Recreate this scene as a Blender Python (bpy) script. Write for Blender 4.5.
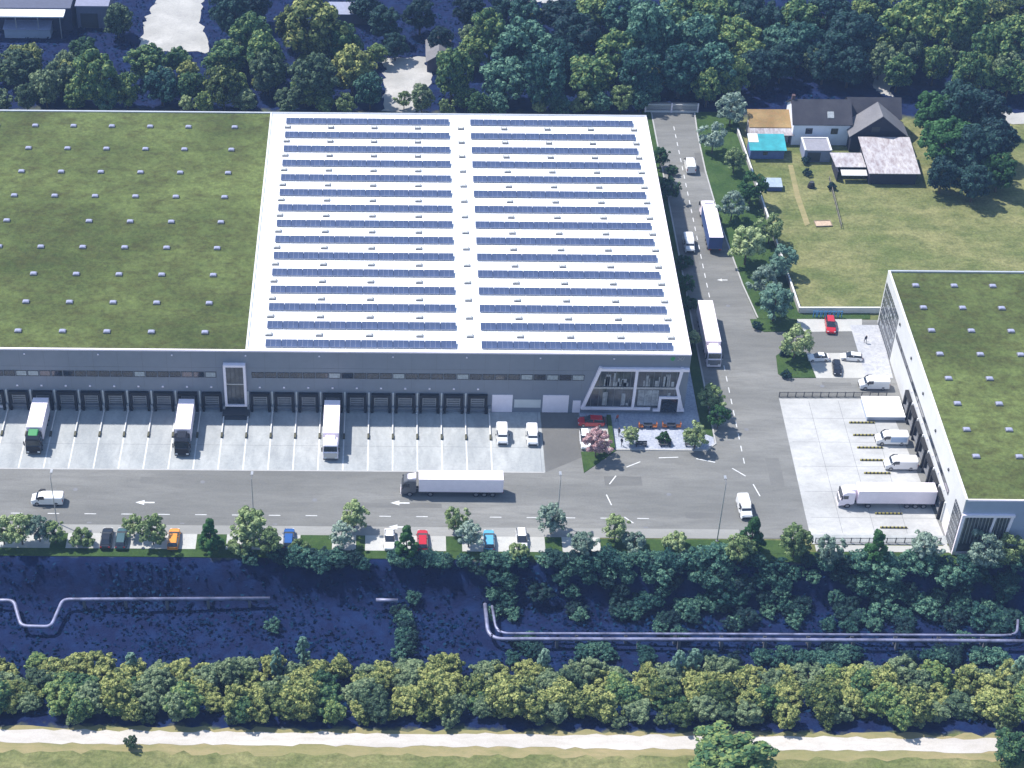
import bpy, math, random
import numpy as np
from mathutils import Matrix, Vector
for o in list(bpy.data.objects): bpy.data.objects.remove(o)
S = bpy.context.scene
COL = S.collection
rnd = random.Random(11)

# ---------------------------------------------------------------- camera
F, PX, PY, PITCH, ROLL = 1886.0, 392.0, 384.0, math.radians(39.2), .0085
R3 = (Matrix.Rotation(math.pi/2-PITCH, 3, 'X') @ Matrix.Rotation(ROLL, 3, 'Z'))
CAM = Vector((0.0, -240.6, 202.0))
cam = bpy.data.cameras.new('camera'); co = bpy.data.objects.new('camera', cam); COL.objects.link(co)
co.matrix_world = Matrix.Translation(CAM) @ R3.to_4x4()
cam.sensor_width = 36; cam.lens = F/1024*36
cam.shift_x = (512-PX)/1024; cam.shift_y = 0
cam.clip_start = 1; cam.clip_end = 6000
S.camera = co
# ---------------------------------------------------------------- light
SD = Vector((-.56, .33, 1.0)).normalized()          # towards the sun
w = bpy.data.worlds.new('World'); S.world = w; w.use_nodes = True
nt = w.node_tree; bg = nt.nodes['Background']; sky = nt.nodes.new('ShaderNodeTexSky')
sky.sky_type = 'NISHITA'; sky.sun_disc = False
sky.sun_elevation = math.asin(SD.z); sky.sun_rotation = math.atan2(SD.x, SD.y)
sky.air_density = 1.3; sky.ozone_density = 2.5; sky.dust_density = .6
nt.links.new(sky.outputs[0], bg.inputs[0]); bg.inputs[1].default_value = .12
sl = bpy.data.lights.new('sun', 'SUN'); sl.energy = 4.4; sl.angle = math.radians(1.2); sl.color = (1, .95, .88)
so = bpy.data.objects.new('sun', sl); COL.objects.link(so); so.rotation_euler = SD.to_track_quat('Z', 'Y').to_euler(); so.location = (-60, 60, 150)
S.view_settings.view_transform = 'Standard'; S.view_settings.look = 'None'
S.view_settings.exposure = .66; S.view_settings.gamma = 1
S.render.engine = 'CYCLES'

def at(x, y, z=0.0):
    d = R3 @ Vector(((x-PX)/F, -(y-PY)/F, -1)); t = (z-CAM.z)/d.z
    return CAM + d*t

# ---------------------------------------------------------------- mesh builder
class MB:
    def __init__(s): s.v = []; s.f = []; s.m = []
    def add(s, vs, fs, mi=0):
        n = len(s.v); s.v += [tuple(v) for v in vs]; s.f += [tuple(i+n for i in f) for f in fs]; s.m += [mi]*len(fs); return s
    def box(s, x0, y0, z0, x1, y1, z1, mi=0):
        v = [(x0,y0,z0),(x1,y0,z0),(x1,y1,z0),(x0,y1,z0),(x0,y0,z1),(x1,y0,z1),(x1,y1,z1),(x0,y1,z1)]
        return s.add(v, [(0,3,2,1),(4,5,6,7),(0,1,5,4),(1,2,6,5),(2,3,7,6),(3,0,4,7)], mi)
    def prism(s, pts, z0, z1, mi=0):
        n = len(pts)
        a = sum(pts[i][0]*pts[(i+1)%n][1]-pts[(i+1)%n][0]*pts[i][1] for i in range(n))
        if a < 0: pts = pts[::-1]
        v = [(p[0],p[1],z0) for p in pts]+[(p[0],p[1],z1) for p in pts]
        return s.add(v, [tuple(range(n-1,-1,-1)), tuple(range(n,2*n))]+[(i,(i+1)%n,n+(i+1)%n,n+i) for i in range(n)], mi)
    def sheet(s, pts, z, mi=0):
        n = len(pts); a = sum(pts[i][0]*pts[(i+1)%n][1]-pts[(i+1)%n][0]*pts[i][1] for i in range(n))
        if a < 0: pts = pts[::-1]
        return s.add([(p[0],p[1],z) for p in pts], [tuple(range(n))], mi)
    def tube(s, pts, r, n=8, mi=0, cap=True):
        pts = [Vector(p) for p in pts]; rr = r if isinstance(r, (list,tuple)) else [r]*len(pts)
        vs = []; fs = []; prev = None
        for i, p in enumerate(pts):
            d = (pts[min(i+1,len(pts)-1)]-pts[max(i-1,0)]).normalized()
            ref = Vector((0,0,1)) if abs(d.z) < .9 else Vector((1,0,0))
            u = d.cross(ref).normalized(); w_ = d.cross(u).normalized()
            for k in range(n):
                a = 2*math.pi*k/n; vs.append(p+u*math.cos(a)*rr[i]+w_*math.sin(a)*rr[i])
        for i in range(len(pts)-1):
            for k in range(n): fs.append((i*n+k, i*n+(k+1)%n, (i+1)*n+(k+1)%n, (i+1)*n+k))
        if cap: fs += [tuple(range(n-1,-1,-1)), tuple(range((len(pts)-1)*n, len(pts)*n))]
        return s.add(vs, fs, mi)
    def cyl(s, c, r, h, axis='z', n=16, mi=0):
        c = Vector(c); d = {'x':Vector((h/2,0,0)),'y':Vector((0,h/2,0)),'z':Vector((0,0,h/2))}[axis]
        return s.tube([c-d, c+d], r, n, mi)
    def loft(s, secs, mi=0, ch=.12):
        # secs: (x, half width bottom, half width top, z0, z1) -> rounded box rings along x
        vs = []; fs = []; n = 10
        for x, wb, wt, z0, z1 in secs:
            c = min(ch, wb*.45, (z1-z0)*.45)
            for (y, z) in [(-wb+c*.5,z0),(wb-c*.5,z0),(wb,z0+c*.5),(wb*.5+wt*.5,(z0+z1)/2),(wt,z1-c),(wt-c,z1),(-wt+c,z1),(-wt,z1-c),(-(wb+wt)/2,(z0+z1)/2),(-wb,z0+c*.5)]:
                vs.append((x,y,z))
        m = len(secs)
        for i in range(m-1):
            for k in range(n): fs.append((i*n+k, i*n+(k+1)%n, (i+1)*n+(k+1)%n, (i+1)*n+k))
        fs += [tuple(range(n-1,-1,-1)), tuple(range((m-1)*n, m*n))]
        return s.add(vs, fs, mi)
    def build(s, name, mat, parent=None, off=None, smooth=False, bevel=0):
        off = off if off is not None else ((0,0,0))
        me = bpy.data.meshes.new(name); me.from_pydata([(v[0]-off[0],v[1]-off[1],v[2]-off[2]) for v in s.v], [], s.f)
        for m_ in (mat if isinstance(mat, (list,tuple)) else [mat]): me.materials.append(m_)
        for i, p in enumerate(me.polygons): p.material_index = s.m[i]; p.use_smooth = smooth
        import bmesh
        b = bmesh.new(); b.from_mesh(me); bmesh.ops.recalc_face_normals(b, faces=b.faces)
        if bevel: bmesh.ops.bevel(b, geom=list(b.edges), offset=bevel, segments=2, affect='EDGES', clamp_overlap=True)
        b.to_mesh(me); b.free()
        o = bpy.data.objects.new(name, me); COL.objects.link(o)
        if parent is not None: o.parent = parent
        return o

def tag(o, label=None, cat=None, group=None, kind=None):
    if label: o['label'] = label
    if cat: o['category'] = cat
    if group: o['group'] = group
    if kind: o['kind'] = kind
    return o
def empty(name, loc, label, cat, group=None, rz=0):
    o = bpy.data.objects.new(name, None); o.empty_display_size = .5; COL.objects.link(o); o.location = loc; o.rotation_euler = (0,0,rz)
    return tag(o, label, cat, group)
def copy_tree(o, parent=None):
    c = o.copy(); COL.objects.link(c)
    if parent is not None: c.parent = parent
    for ch in KIDS.get(o.name, [x for x in o.children]): copy_tree(ch, c)
    return c
KIDS = {}
ORD = ['first','second','third','fourth','fifth','sixth','seventh','eighth','ninth','tenth','eleventh','twelfth','thirteenth','fourteenth','fifteenth','sixteenth','seventeenth','eighteenth','nineteenth','twentieth','twenty-first','twenty-second','twenty-third','twenty-fourth']

# ---------------------------------------------------------------- materials
def srgb(r, g, b):
    f = lambda c: (c/255/12.92) if c/255 <= .04045 else ((c/255+.055)/1.055)**2.4
    return (f(r), f(g), f(b))
def mat(name, c, rough=.6, metal=0, var=.12, scale=1.5, spec=.5, bump=0, coat=0, c2=None):
    m = bpy.data.materials.new(name); m.use_nodes = True; n = m.node_tree.nodes; l = m.node_tree.links; b = n['Principled BSDF']
    b.inputs['Roughness'].default_value = rough; b.inputs['Metallic'].default_value = metal; b.inputs['Specular IOR Level'].default_value = spec
    b.inputs['Coat Weight'].default_value = coat
    tc = n.new('ShaderNodeTexCoord'); no = n.new('ShaderNodeTexNoise'); no.inputs['Scale'].default_value = scale; no.inputs['Detail'].default_value = 6; no.inputs['Roughness'].default_value = .65
    l.new(tc.outputs['Object'], no.inputs['Vector'])
    r = n.new('ShaderNodeValToRGB'); r.color_ramp.elements[0].position = .32; r.color_ramp.elements[1].position = .68
    c2 = c2 or tuple(min(1, x*(1+var)) for x in c); c1 = tuple(x*(1-var) for x in c) if c2 == tuple(min(1, x*(1+var)) for x in c) else c
    r.color_ramp.elements[0].color = (*c1,1); r.color_ramp.elements[1].color = (*c2,1)
    l.new(no.outputs['Fac'], r.inputs['Fac']); l.new(r.outputs['Color'], b.inputs['Base Color'])
    if bump:
        bp = n.new('ShaderNodeBump'); bp.inputs['Strength'].default_value = bump; bp.inputs['Distance'].default_value = .2
        l.new(no.outputs['Fac'], bp.inputs['Height']); l.new(bp.outputs[0], b.inputs['Normal'])
    return m
def ground_mat(name, cols, big=.06, fine=1.2, bump=.4, rough=.9, dist=.3, mixf=.5, stretch=(1,1,1), grain=None):
    """cols: three colours; big noise blends first two, fine noise the third"""
    m = bpy.data.materials.new(name); m.use_nodes = True; n = m.node_tree.nodes; l = m.node_tree.links; b = n['Principled BSDF']
    b.inputs['Roughness'].default_value = rough; b.inputs['Specular IOR Level'].default_value = .25
    tc = n.new('ShaderNodeTexCoord'); mp = n.new('ShaderNodeMapping'); mp.inputs['Scale'].default_value = stretch; l.new(tc.outputs['Object'], mp.inputs['Vector'])
    n1 = n.new('ShaderNodeTexNoise'); n1.inputs['Scale'].default_value = big; n1.inputs['Detail'].default_value = 8; n1.inputs['Roughness'].default_value = .6
    n2 = n.new('ShaderNodeTexNoise'); n2.inputs['Scale'].default_value = fine; n2.inputs['Detail'].default_value = 8; n2.inputs['Roughness'].default_value = .7; n2.inputs['Distortion'].default_value = .4
    l.new(mp.outputs[0], n1.inputs['Vector']); l.new(mp.outputs[0], n2.inputs['Vector'])
    r1 = n.new('ShaderNodeValToRGB'); r1.color_ramp.elements[0].position = .38; r1.color_ramp.elements[1].position = .62
    r1.color_ramp.elements[0].color = (*cols[0],1); r1.color_ramp.elements[1].color = (*cols[1],1); l.new(n1.outputs['Fac'], r1.inputs['Fac'])
    r2 = n.new('ShaderNodeValToRGB'); r2.color_ramp.elements[0].position = .42; r2.color_ramp.elements[1].position = .7
    r2.color_ramp.elements[0].color = (0,0,0,1); r2.color_ramp.elements[1].color = (mixf,)*3+(1,); l.new(n2.outputs['Fac'], r2.inputs['Fac'])
    mx = n.new('ShaderNodeMix'); mx.data_type = 'RGBA'; l.new(r2.outputs['Color'], mx.inputs[0]); l.new(r1.outputs['Color'], mx.inputs[6]); mx.inputs[7].default_value = (*cols[2],1)
    n3 = n.new('ShaderNodeTexNoise'); n3.inputs['Scale'].default_value = max(fine*3.5, 1.4); n3.inputs['Detail'].default_value = 4; n3.inputs['Roughness'].default_value = .75; l.new(tc.outputs['Object'], n3.inputs['Vector'])
    mr = n.new('ShaderNodeMapRange'); mr.inputs[1].default_value = .3; mr.inputs[2].default_value = .7; g_ = grain if grain is not None else (.30 if bump >= .6 else .07); mr.inputs[3].default_value = 1-g_; mr.inputs[4].default_value = 1+g_; l.new(n3.outputs['Fac'], mr.inputs[0])
    vm = n.new('ShaderNodeVectorMath'); vm.operation = 'SCALE'; l.new(mx.outputs[2], vm.inputs[0]); l.new(mr.outputs[0], vm.inputs['Scale'])
    l.new(vm.outputs[0], b.inputs['Base Color'])
    if bump:
        bp = n.new('ShaderNodeBump'); bp.inputs['Strength'].default_value = bump; bp.inputs['Distance'].default_value = dist; l.new(n2.outputs['Fac'], bp.inputs['Height']); l.new(bp.outputs[0], b.inputs['Normal'])
        b2 = n.new('ShaderNodeBump'); b2.inputs['Strength'].default_value = bump; b2.inputs['Distance'].default_value = dist*.35; l.new(n3.outputs['Fac'], b2.inputs['Height']); l.new(bp.outputs[0], b2.inputs['Normal']); l.new(b2.outputs[0], b.inputs['Normal'])
    return m
def leaf_mat(name, ca, cb, cc, spec=.25):
    m = bpy.data.materials.new(name); m.use_nodes = True; n = m.node_tree.nodes; l = m.node_tree.links; b = n['Principled BSDF']
    b.inputs['Roughness'].default_value = .65; b.inputs['Specular IOR Level'].default_value = spec
    oi = n.new('ShaderNodeObjectInfo'); ge = n.new('ShaderNodeNewGeometry'); tc = n.new('ShaderNodeTexCoord')
    no = n.new('ShaderNodeTexNoise'); no.inputs['Scale'].default_value = .7; no.inputs['Detail'].default_value = 3; l.new(tc.outputs['Object'], no.inputs['Vector'])
    ad = n.new('ShaderNodeMath'); ad.operation = 'MULTIPLY_ADD'; ad.inputs[1].default_value = .6; l.new(ge.outputs['Random Per Island'], ad.inputs[0])
    a2 = n.new('ShaderNodeMath'); a2.operation = 'MULTIPLY_ADD'; a2.inputs[1].default_value = .45; l.new(oi.outputs['Random'], a2.inputs[0]); l.new(no.outputs['Fac'], a2.inputs[2])
    sb = n.new('ShaderNodeMath'); sb.operation = 'SUBTRACT'; sb.inputs[1].default_value = .52; l.new(a2.outputs[0], sb.inputs[0]); l.new(sb.outputs[0], ad.inputs[2])
    r = n.new('ShaderNodeValToRGB'); e = r.color_ramp.elements; e[0].position = .05; e[0].color = (*ca,1); e[1].position = .95; e[1].color = (*cc,1); x = e.new(.5); x.color = (*cb,1)
    l.new(ad.outputs[0], r.inputs['Fac']); l.new(r.outputs['Color'], b.inputs['Base Color'])
    tr = n.new('ShaderNodeBsdfTranslucent'); l.new(r.outputs['Color'], tr.inputs['Color']); ms = n.new('ShaderNodeMixShader'); ms.inputs[0].default_value = .18
    l.new(b.outputs[0], ms.inputs[1]); l.new(tr.outputs[0], ms.inputs[2]); l.new(ms.outputs[0], n['Material Output'].inputs[0])
    return m
M = {}
M['wall'] = mat('grey facade panels', (.20,.22,.265), .55, 0, .05, .5)
M['wall_pale'] = mat('pale facade panels', (.62,.62,.62), .6, 0, .05, .5)
M['wall_blue'] = mat('facade panels with blue grey shade painted in', (.34,.39,.50), .5, 0, .05, .5)
M['white_roof'] = mat('white roof membrane', (.86,.86,.86), .6, 0, .025, .25)
M['parapet'] = mat('parapet metal', (.48,.50,.54), .4, .3, .08, .6)
M['white'] = mat('white paint', (.88,.80,.88), .45, 0, .04, 1)
M['white_van'] = mat('white car paint', (.78,.78,.79), .25, 0, .02, 1, coat=.5)
M['dark'] = mat('black rubber', (.012,.012,.014), .8)
M['dark_grey'] = mat('dark grey panel', (.045,.048,.055), .6)
M['mid_dark'] = mat('dock curtain grey', (.13,.135,.15), .7)
M['mid_grey'] = mat('mid grey panel', (.16,.165,.18), .6)
M['steel'] = mat('galvanised steel', (.42,.43,.45), .4, .5, .15, 3)
M['glass'] = mat('dark window glass', (.02,.025,.035), .12, 0, .3, 2, spec=.8)
M['glass_light'] = mat('pale window blind', (.35,.38,.40), .4, 0, .3, 3)
M['curtain_glass'] = mat('grey office glass', (.055,.060,.068), .15, 0, .6, .8, spec=.7)
M['panel'] = mat('blue photovoltaic cells', (.060,.085,.165), .22, 0, .22, .35, spec=.6)
M['panel_frame'] = mat('aluminium rail', (.38,.40,.48), .35, .6)
M['tyre'] = M['dark']; M['rim'] = mat('wheel rim metal', (.35,.35,.37), .35, .7)
M['red'] = mat('red car paint', (.45,.012,.02), .25, 0, .03, 1, coat=.6)
M['black_paint'] = mat('black car paint', (.012,.012,.015), .2, 0, .1, 1, coat=.6)
M['blue_paint'] = mat('blue car paint', (.02,.09,.30), .25, 0, .03, 1, coat=.6)
M['sky_paint'] = mat('light blue car paint', (.10,.36,.55), .25, 0, .03, 1, coat=.6)
M['orange_paint'] = mat('orange car paint', (.75,.28,.03), .25, 0, .03, 1, coat=.6)
M['teal_paint'] = mat('grey green car paint', (.05,.10,.11), .25, 0, .03, 1, coat=.6)
M['silver_paint'] = mat('silver paint', (.42,.43,.45), .3, .5, .05, 1, coat=.3)
M['grey_paint'] = mat('grey cab paint', (.12,.125,.14), .35, .2, .05, 1)
M['green_paint'] = mat('green cab paint', (.02,.22,.06), .35, 0, .05, 1)
M['navy_paint'] = mat('blue tarpaulin', (.025,.07,.24), .5, 0, .08, 1)
M['pale_blue'] = mat('pale blue van paint', (.30,.42,.62), .3, 0, .03, 1, coat=.4)
M['yellow'] = mat('yellow black guard paint', (.30,.26,.05), .5, 0, .1, 2)
M['orange'] = mat('orange seat shell', (.70,.22,.05), .5)
M['head'] = mat('headlight lens', (.7,.72,.74), .1); M['tail'] = mat('tail light lens', (.5,.01,.01), .2)
M['bark'] = mat('bark', (.09,.065,.045), .9, 0, .3, 3, bump=.4)
M['line'] = mat('road paint', (.60,.61,.62), .6, 0, .15, 1.5)
M['asphalt'] = ground_mat('asphalt', [(.150,.152,.146),(.232,.232,.222),(.115,.115,.112)], .08, .9, .08, .85, .02, .6, (.18,1,1), .10)
M['asphalt_dark'] = ground_mat('dark asphalt', [(.12,.12,.116),(.145,.145,.14),(.10,.10,.098)], .12, 1.2, .08, .85, .02, .4)
M['asphalt_pale'] = ground_mat('worn asphalt edge', [(.25,.25,.24),(.30,.30,.29),(.20,.20,.195)], .15, 1.5, .08, .85, .02, .4, (.3,1,1))
M['apron'] = ground_mat('apron concrete', [(.31,.33,.34),(.43,.445,.445),(.24,.255,.265)], .16, .6, .05, .8, .02, .65, (1,.4,1), .09)
M['yard'] = ground_mat('yard concrete', [(.37,.375,.375),(.50,.50,.495),(.28,.28,.28)], .12, .5, .05, .8, .02, .55, (.5,1,1), .08)
M['paving'] = ground_mat('pale paving slabs', [(.40,.40,.385),(.47,.47,.45),(.32,.32,.31)], .2, 1.5, .05, .8, .02, .4)
M['patio'] = ground_mat('speckled blue stone paving', [(.24,.27,.36),(.34,.37,.45),(.52,.55,.60)], .3, 2.6, .05, .8, .02, .8)
M['terrace'] = ground_mat('speckled terrace slabs', [(.40,.41,.44),(.47,.47,.49),(.22,.23,.26)], .4, 1.6, .05, .8, .02, .75)
M['kerb'] = mat('kerb stone', (.38,.38,.38), .8, 0, .12, 1)
M['green_roof'] = ground_mat('sedum roof planting', [(.050,.070,.018),(.118,.152,.046),(.052,.052,.016)], .05, .45, .7, .95, .22, .9, (.7,1.1,1), .38)
M['lawn'] = ground_mat('mown grass', [(.032,.072,.016),(.055,.10,.026),(.022,.045,.012)], .3, 1.6, .6, .95, .2, .6)
M['gravel_path'] = ground_mat('pale gravel', [(.46,.43,.40),(.56,.53,.49),(.32,.29,.24)], .1, 1.0, .2, .9, .05, .4, (.3,1,1))
M['dirt'] = ground_mat('dry verge earth', [(.32,.26,.14),(.24,.22,.10),(.14,.16,.06)], .15, .8, .4, .95, .1, .6, (.3,1,1))
M['pale_ground'] = ground_mat('pale dusty hardstanding', [(.34,.335,.32),(.46,.45,.43),(.22,.22,.22)], .15, .6, .1, .9, .05, .5)
# leaves
L = {
 'park': leaf_mat('grey green leaves', (.060,.11,.040), (.20,.28,.11), (.50,.58,.30)),
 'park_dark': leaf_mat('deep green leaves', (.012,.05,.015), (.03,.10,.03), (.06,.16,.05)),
 'park_blue': leaf_mat('silver green leaves', (.07,.13,.10), (.19,.27,.21), (.40,.50,.42)),
 'forest': leaf_mat('woodland leaves', (.008,.042,.028), (.055,.135,.055), (.29,.36,.11)),
 'forest_dark': leaf_mat('dark woodland leaves', (.003,.016,.026), (.010,.042,.046), (.030,.085,.065)),  # crowns in wood and ravine: shade painted into the leaf colour
 'valley': leaf_mat('blue green valley leaves', (.005,.032,.042), (.022,.092,.074), (.17,.31,.20)),
 'hedge': leaf_mat('yellow green leaves', (.010,.036,.018), (.075,.118,.034), (.42,.44,.15)),
 'hedge_grey': leaf_mat('olive grey leaves', (.018,.046,.030), (.065,.115,.060), (.26,.33,.17)),
 'pale': leaf_mat('pale willow leaves', (.08,.17,.13), (.15,.27,.20), (.26,.38,.29)),
 'pink': leaf_mat('pink blossom', (.30,.16,.17), (.50,.32,.33), (.68,.52,.52)),
}

# ---------------------------------------------------------------- terrain height
def zg(Y):
    def sm(a, b, t):
        t = min(1, max(0, (t-a)/(b-a))); return t*t*(3-2*t)
    return -5.0*(sm(-35, -41, Y)-sm(-57, -67, Y))
# ground: one sheet, meadow on the flat, navy shade painted in over ravine and wood floor
def make_ground():
    ys = [-1500,-700,-300,-150]+[ -110+i*4 for i in range(10)]+[-72+i*1.0 for i in range(40)]+[-31,-20,0,20,40,60,80,100,120,150,200,300,600,1200,2500]
    xs = [-1800,-800,-400,-200]+[-160+i*10 for i in range(36)]+[230,400,800,1800]
    v = []; f = []
    for y in ys:
        for x in xs:
            h = zg(y)+(.35*math.sin(x*.13+y*.3)*math.sin(x*.041) if -57 < y < -37 else 0) - (.06)
            v.append((x,y,h))
    n = len(xs)
    for j in range(len(ys)-1):
        for i in range(n-1): f.append((j*n+i, j*n+i+1, (j+1)*n+i+1, (j+1)*n+i))
    m = ground_mat('meadow and painted shade', [(.115,.142,.046),(.225,.220,.095),(.062,.082,.026)], .13, .5, .8, .95, .3, .75, (.7,1.1,1))
    nd = m.node_tree.nodes; lk = m.node_tree.links; b = nd['Principled BSDF']
    src = b.inputs['Base Color'].links[0].from_socket
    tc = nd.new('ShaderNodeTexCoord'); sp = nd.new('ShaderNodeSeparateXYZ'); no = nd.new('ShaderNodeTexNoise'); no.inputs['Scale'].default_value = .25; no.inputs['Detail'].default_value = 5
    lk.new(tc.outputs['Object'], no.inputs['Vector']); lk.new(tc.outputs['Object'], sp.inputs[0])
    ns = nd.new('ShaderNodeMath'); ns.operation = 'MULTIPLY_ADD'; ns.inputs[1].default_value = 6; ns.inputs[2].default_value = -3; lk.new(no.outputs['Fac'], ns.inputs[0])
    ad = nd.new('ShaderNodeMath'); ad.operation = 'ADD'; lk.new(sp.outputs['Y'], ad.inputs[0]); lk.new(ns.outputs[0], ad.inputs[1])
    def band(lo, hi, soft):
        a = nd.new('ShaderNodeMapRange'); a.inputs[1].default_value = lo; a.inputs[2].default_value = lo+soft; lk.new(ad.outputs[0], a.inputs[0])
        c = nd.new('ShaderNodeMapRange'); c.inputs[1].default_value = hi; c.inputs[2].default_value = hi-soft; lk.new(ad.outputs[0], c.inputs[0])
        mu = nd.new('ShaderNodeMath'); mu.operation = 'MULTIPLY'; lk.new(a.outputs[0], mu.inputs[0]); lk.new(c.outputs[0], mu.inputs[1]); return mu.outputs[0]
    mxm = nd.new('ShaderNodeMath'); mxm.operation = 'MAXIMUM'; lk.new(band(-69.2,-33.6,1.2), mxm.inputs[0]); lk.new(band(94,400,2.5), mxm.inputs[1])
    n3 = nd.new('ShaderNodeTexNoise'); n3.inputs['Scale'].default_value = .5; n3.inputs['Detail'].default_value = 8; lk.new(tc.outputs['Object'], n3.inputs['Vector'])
    r = nd.new('ShaderNodeValToRGB'); r.color_ramp.elements[0].position = .40; r.color_ramp.elements[0].color = (.0010,.0065,.044,1); r.color_ramp.elements[1].position = .72; r.color_ramp.elements[1].color = (.0035,.018,.078,1)  # navy stands for shade, painted into the ground colour through the band mask
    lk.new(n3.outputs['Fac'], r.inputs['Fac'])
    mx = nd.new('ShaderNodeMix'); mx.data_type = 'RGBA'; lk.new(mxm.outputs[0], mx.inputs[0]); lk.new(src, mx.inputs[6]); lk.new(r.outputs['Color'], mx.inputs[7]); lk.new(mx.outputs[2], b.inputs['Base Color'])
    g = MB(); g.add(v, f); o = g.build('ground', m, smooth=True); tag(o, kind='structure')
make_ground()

def struct(name, mb, m): return tag(mb.build(name, m), kind='structure')
def rag(pts, amp=1.0, seed=1):
    r = random.Random(seed); out = []
    for i, p in enumerate(pts):
        q = pts[(i+1)%len(pts)]; L_ = math.dist(p,q); n = max(1,int(L_/1.5))
        for k in range(n):
            t = k/n; out.append((p[0]+(q[0]-p[0])*t+r.uniform(-amp,amp)*.6, p[1]+(q[1]-p[1])*t+r.uniform(-amp,amp)*.6))
    return out
def P(*pts): return [(at(x,y).x, at(x,y).y) for x, y in pts]

# ---- roads and hard surfaces (sheets 4 mm and more apart)
road_edge = P((694,113),(697,135),(705,172),(721,227),(742,285),(757,318))
a = MB()
a.sheet([(-125,-29.9),(66,-29.9),(86.5,-29.9),(86.5,26.2),(64.6,26.2)]+[(p[0],p[1]) for p in road_edge[::-1]]+[(52.8,97.2),(52.8,.2),(-125,.2)], 0.0)
struct('road', a, M['asphalt'])
a = MB(); a.sheet([(-125,-30),(54,-30),(54,-27.9),(-125,-28.1)], .004); struct('pavement', a, M['asphalt_pale'])
a = MB(); a.sheet([(-125,-15.2),(24.7,-14.95),(24.7,.15),(-125,.15)], .006); struct('apron', a, M['apron'])
a = MB(); a.sheet([(24.8,-15.0),(31,-11.2),(31,.15),(24.8,.15)], .006); struct('driveway', a, M['asphalt_dark'])
a = MB()
for k in range(-6, 20):
    x = -59.8+4.0*k
    a.sheet([(x-.11,-15.0),(x+.11,-15.0),(x+.11,-7.4),(x-.11,-7.4)], .011)
for k in range(-6, 20):
    a.sheet([(-59.8+4*k-.05,-7.4),(-59.8+4*k+.05,-7.4),(-59.8+4*k+.05,-.2),(-59.8+4*k-.05,-.2)], .011)
struct('bay_markings', a, M['line'])
a = MB(); a.sheet([(24.6,-15.15),(24.6,-14.9),(-125,-15.15),(-125,-15.4)], .012); struct('apron_joint', a, M['kerb'])
a = MB(); a.sheet(P((779,398.5),(886,398.5),(952,556),(943,545),(812,544)), .006); struct('yard', a, M['yard'])
a = MB(); a.sheet([(64.9,-30.6),(86.3,-30.6),(86.3,-28.9),(64.9,-28.9)], .009); struct('yard_edge', a, M['apron'])
a = MB(); a.sheet([(65.2,-32.6),(86.0,-32.6),(86.0,-31.2),(65.2,-31.2)], .008); struct('footpath', a, M['paving'])
# east parking court
a = MB(); a.sheet(P((770,318.5),(862,318.5),(862,331),(797,332)), .006); a.sheet(P((806,353),(862,353),(872,378),(816,378)), .006)
struct('parking_court', a, M['paving'])
a = MB(); a.sheet(P((850,325),(880,325),(893,378),(866,378)), .010); struct('terrace', a, M['terrace'])
# patio and pavements by the office
a = MB(); a.sheet([(36.4,-9.2),(51.2,-9.2),(52.8,-7.6),(52.8,-6),(51,-5),(51,30),(48.3,30),(48.3,.1),(31.2,.1),(31.2,-1.0),(36.4,-1.0)], .008); struct('patio', a, M['patio'])
a = MB()
a.prism([(36.2,-9.5),(51.3,-9.5),(51.2,-9.2),(36.4,-9.2)], 0, .12); a.prism([(51.3,-9.5),(53.1,-7.7),(52.85,-7.55),(51.2,-9.2)], 0, .12); a.prism([(53.1,-7.7),(53.1,97),(52.85,97),(52.85,-7.55)], 0, .12)
for i in range(len(road_edge)-1):
    p, q = road_edge[i], road_edge[i+1]; a.prism([(p[0],p[1]),(q[0],q[1]),(q[0]+.25,q[1]),(p[0]+.25,p[1])], 0, .12)
struct('kerb', a, M['kerb'])
a = MB(); a.sheet([(31.3,-9.9),(35.6,-9.9),(35.6,-3.0),(31.3,-3.0)], .009); struct('visitor_parking', a, M['paving'])
# verges
def lawn(pts, z=.05, name='grass_verge', m='lawn'):
    a = MB(); a.prism(pts, -.05, z); return struct(name, a, M[m])
lawn([(51.1,-4.9),(52.8,-6.0),(52.8,97),(51.1,97)])
lawn(P((695,112),(735,112),(799,313),(870,313),(870,319),(757,319),(742,285),(721,227),(705,172),(697,135)))
lawn(P((750,319.5),(797,319.5),(797,331.5),(764,332),(753,328)), .10)
lawn(P((776,356),(781,352.5),(806,352.5),(816,378),(784,378),(778,374)), .10)
lawn(P((581,452),(584,473),(616.5,450.5)), .08)
lawn([(35.65,-9.4),(36.35,-9.4),(36.35,-1.1),(35.65,-1.1)], .5)
# southern verge
lawn([(-125,-35.0),(130,-35.0),(130,-33.2),(-125,-33.2)], .03)
lawn([(32.2,-33.25),(130,-33.25),(130,-32.8),(64,-32.8),(63.6,-30.3),(32.2,-30.3)], .07)
gaps = [(-66,-66),(50,66),(196,226),(300,332),(356,365),(446,462),(545,562)]
bx = [-125]
edges = []
gx = [(at(a_,545).x, at(b_,545).x) for a_, b_ in gaps if a_ != b_]
cur = -125
a = MB()
for g0, g1 in gx:
    a.prism([(cur,-33.3),(g0,-33.3),(g0,-30),(cur,-30)], 0, .06); cur = g1
a.prism([(cur,-33.3),(32.2,-33.3),(32.2,-30),(cur,-30)], 0, .06)
struct('parking_bays', a, M['paving'])
for g0, g1 in gx: lawn([(g0,-33.25),(g1,-33.25),(g1,-30.05),(g0,-30.05)], .09)
# gravel path and its verge
a = MB(); a.sheet(rag([(-150,-71.2),(150,-71.8),(150,-69.4),(-150,-68.9)], .45, 3), -.03); struct('gravel_path', a, M['gravel_path'])
a = MB(); a.sheet(rag([(-150,-72.8),(150,-73.2),(150,-68.7),(-150,-68.3)], .8, 4), -.052); struct('path_verge', a, M['dirt'])
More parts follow.
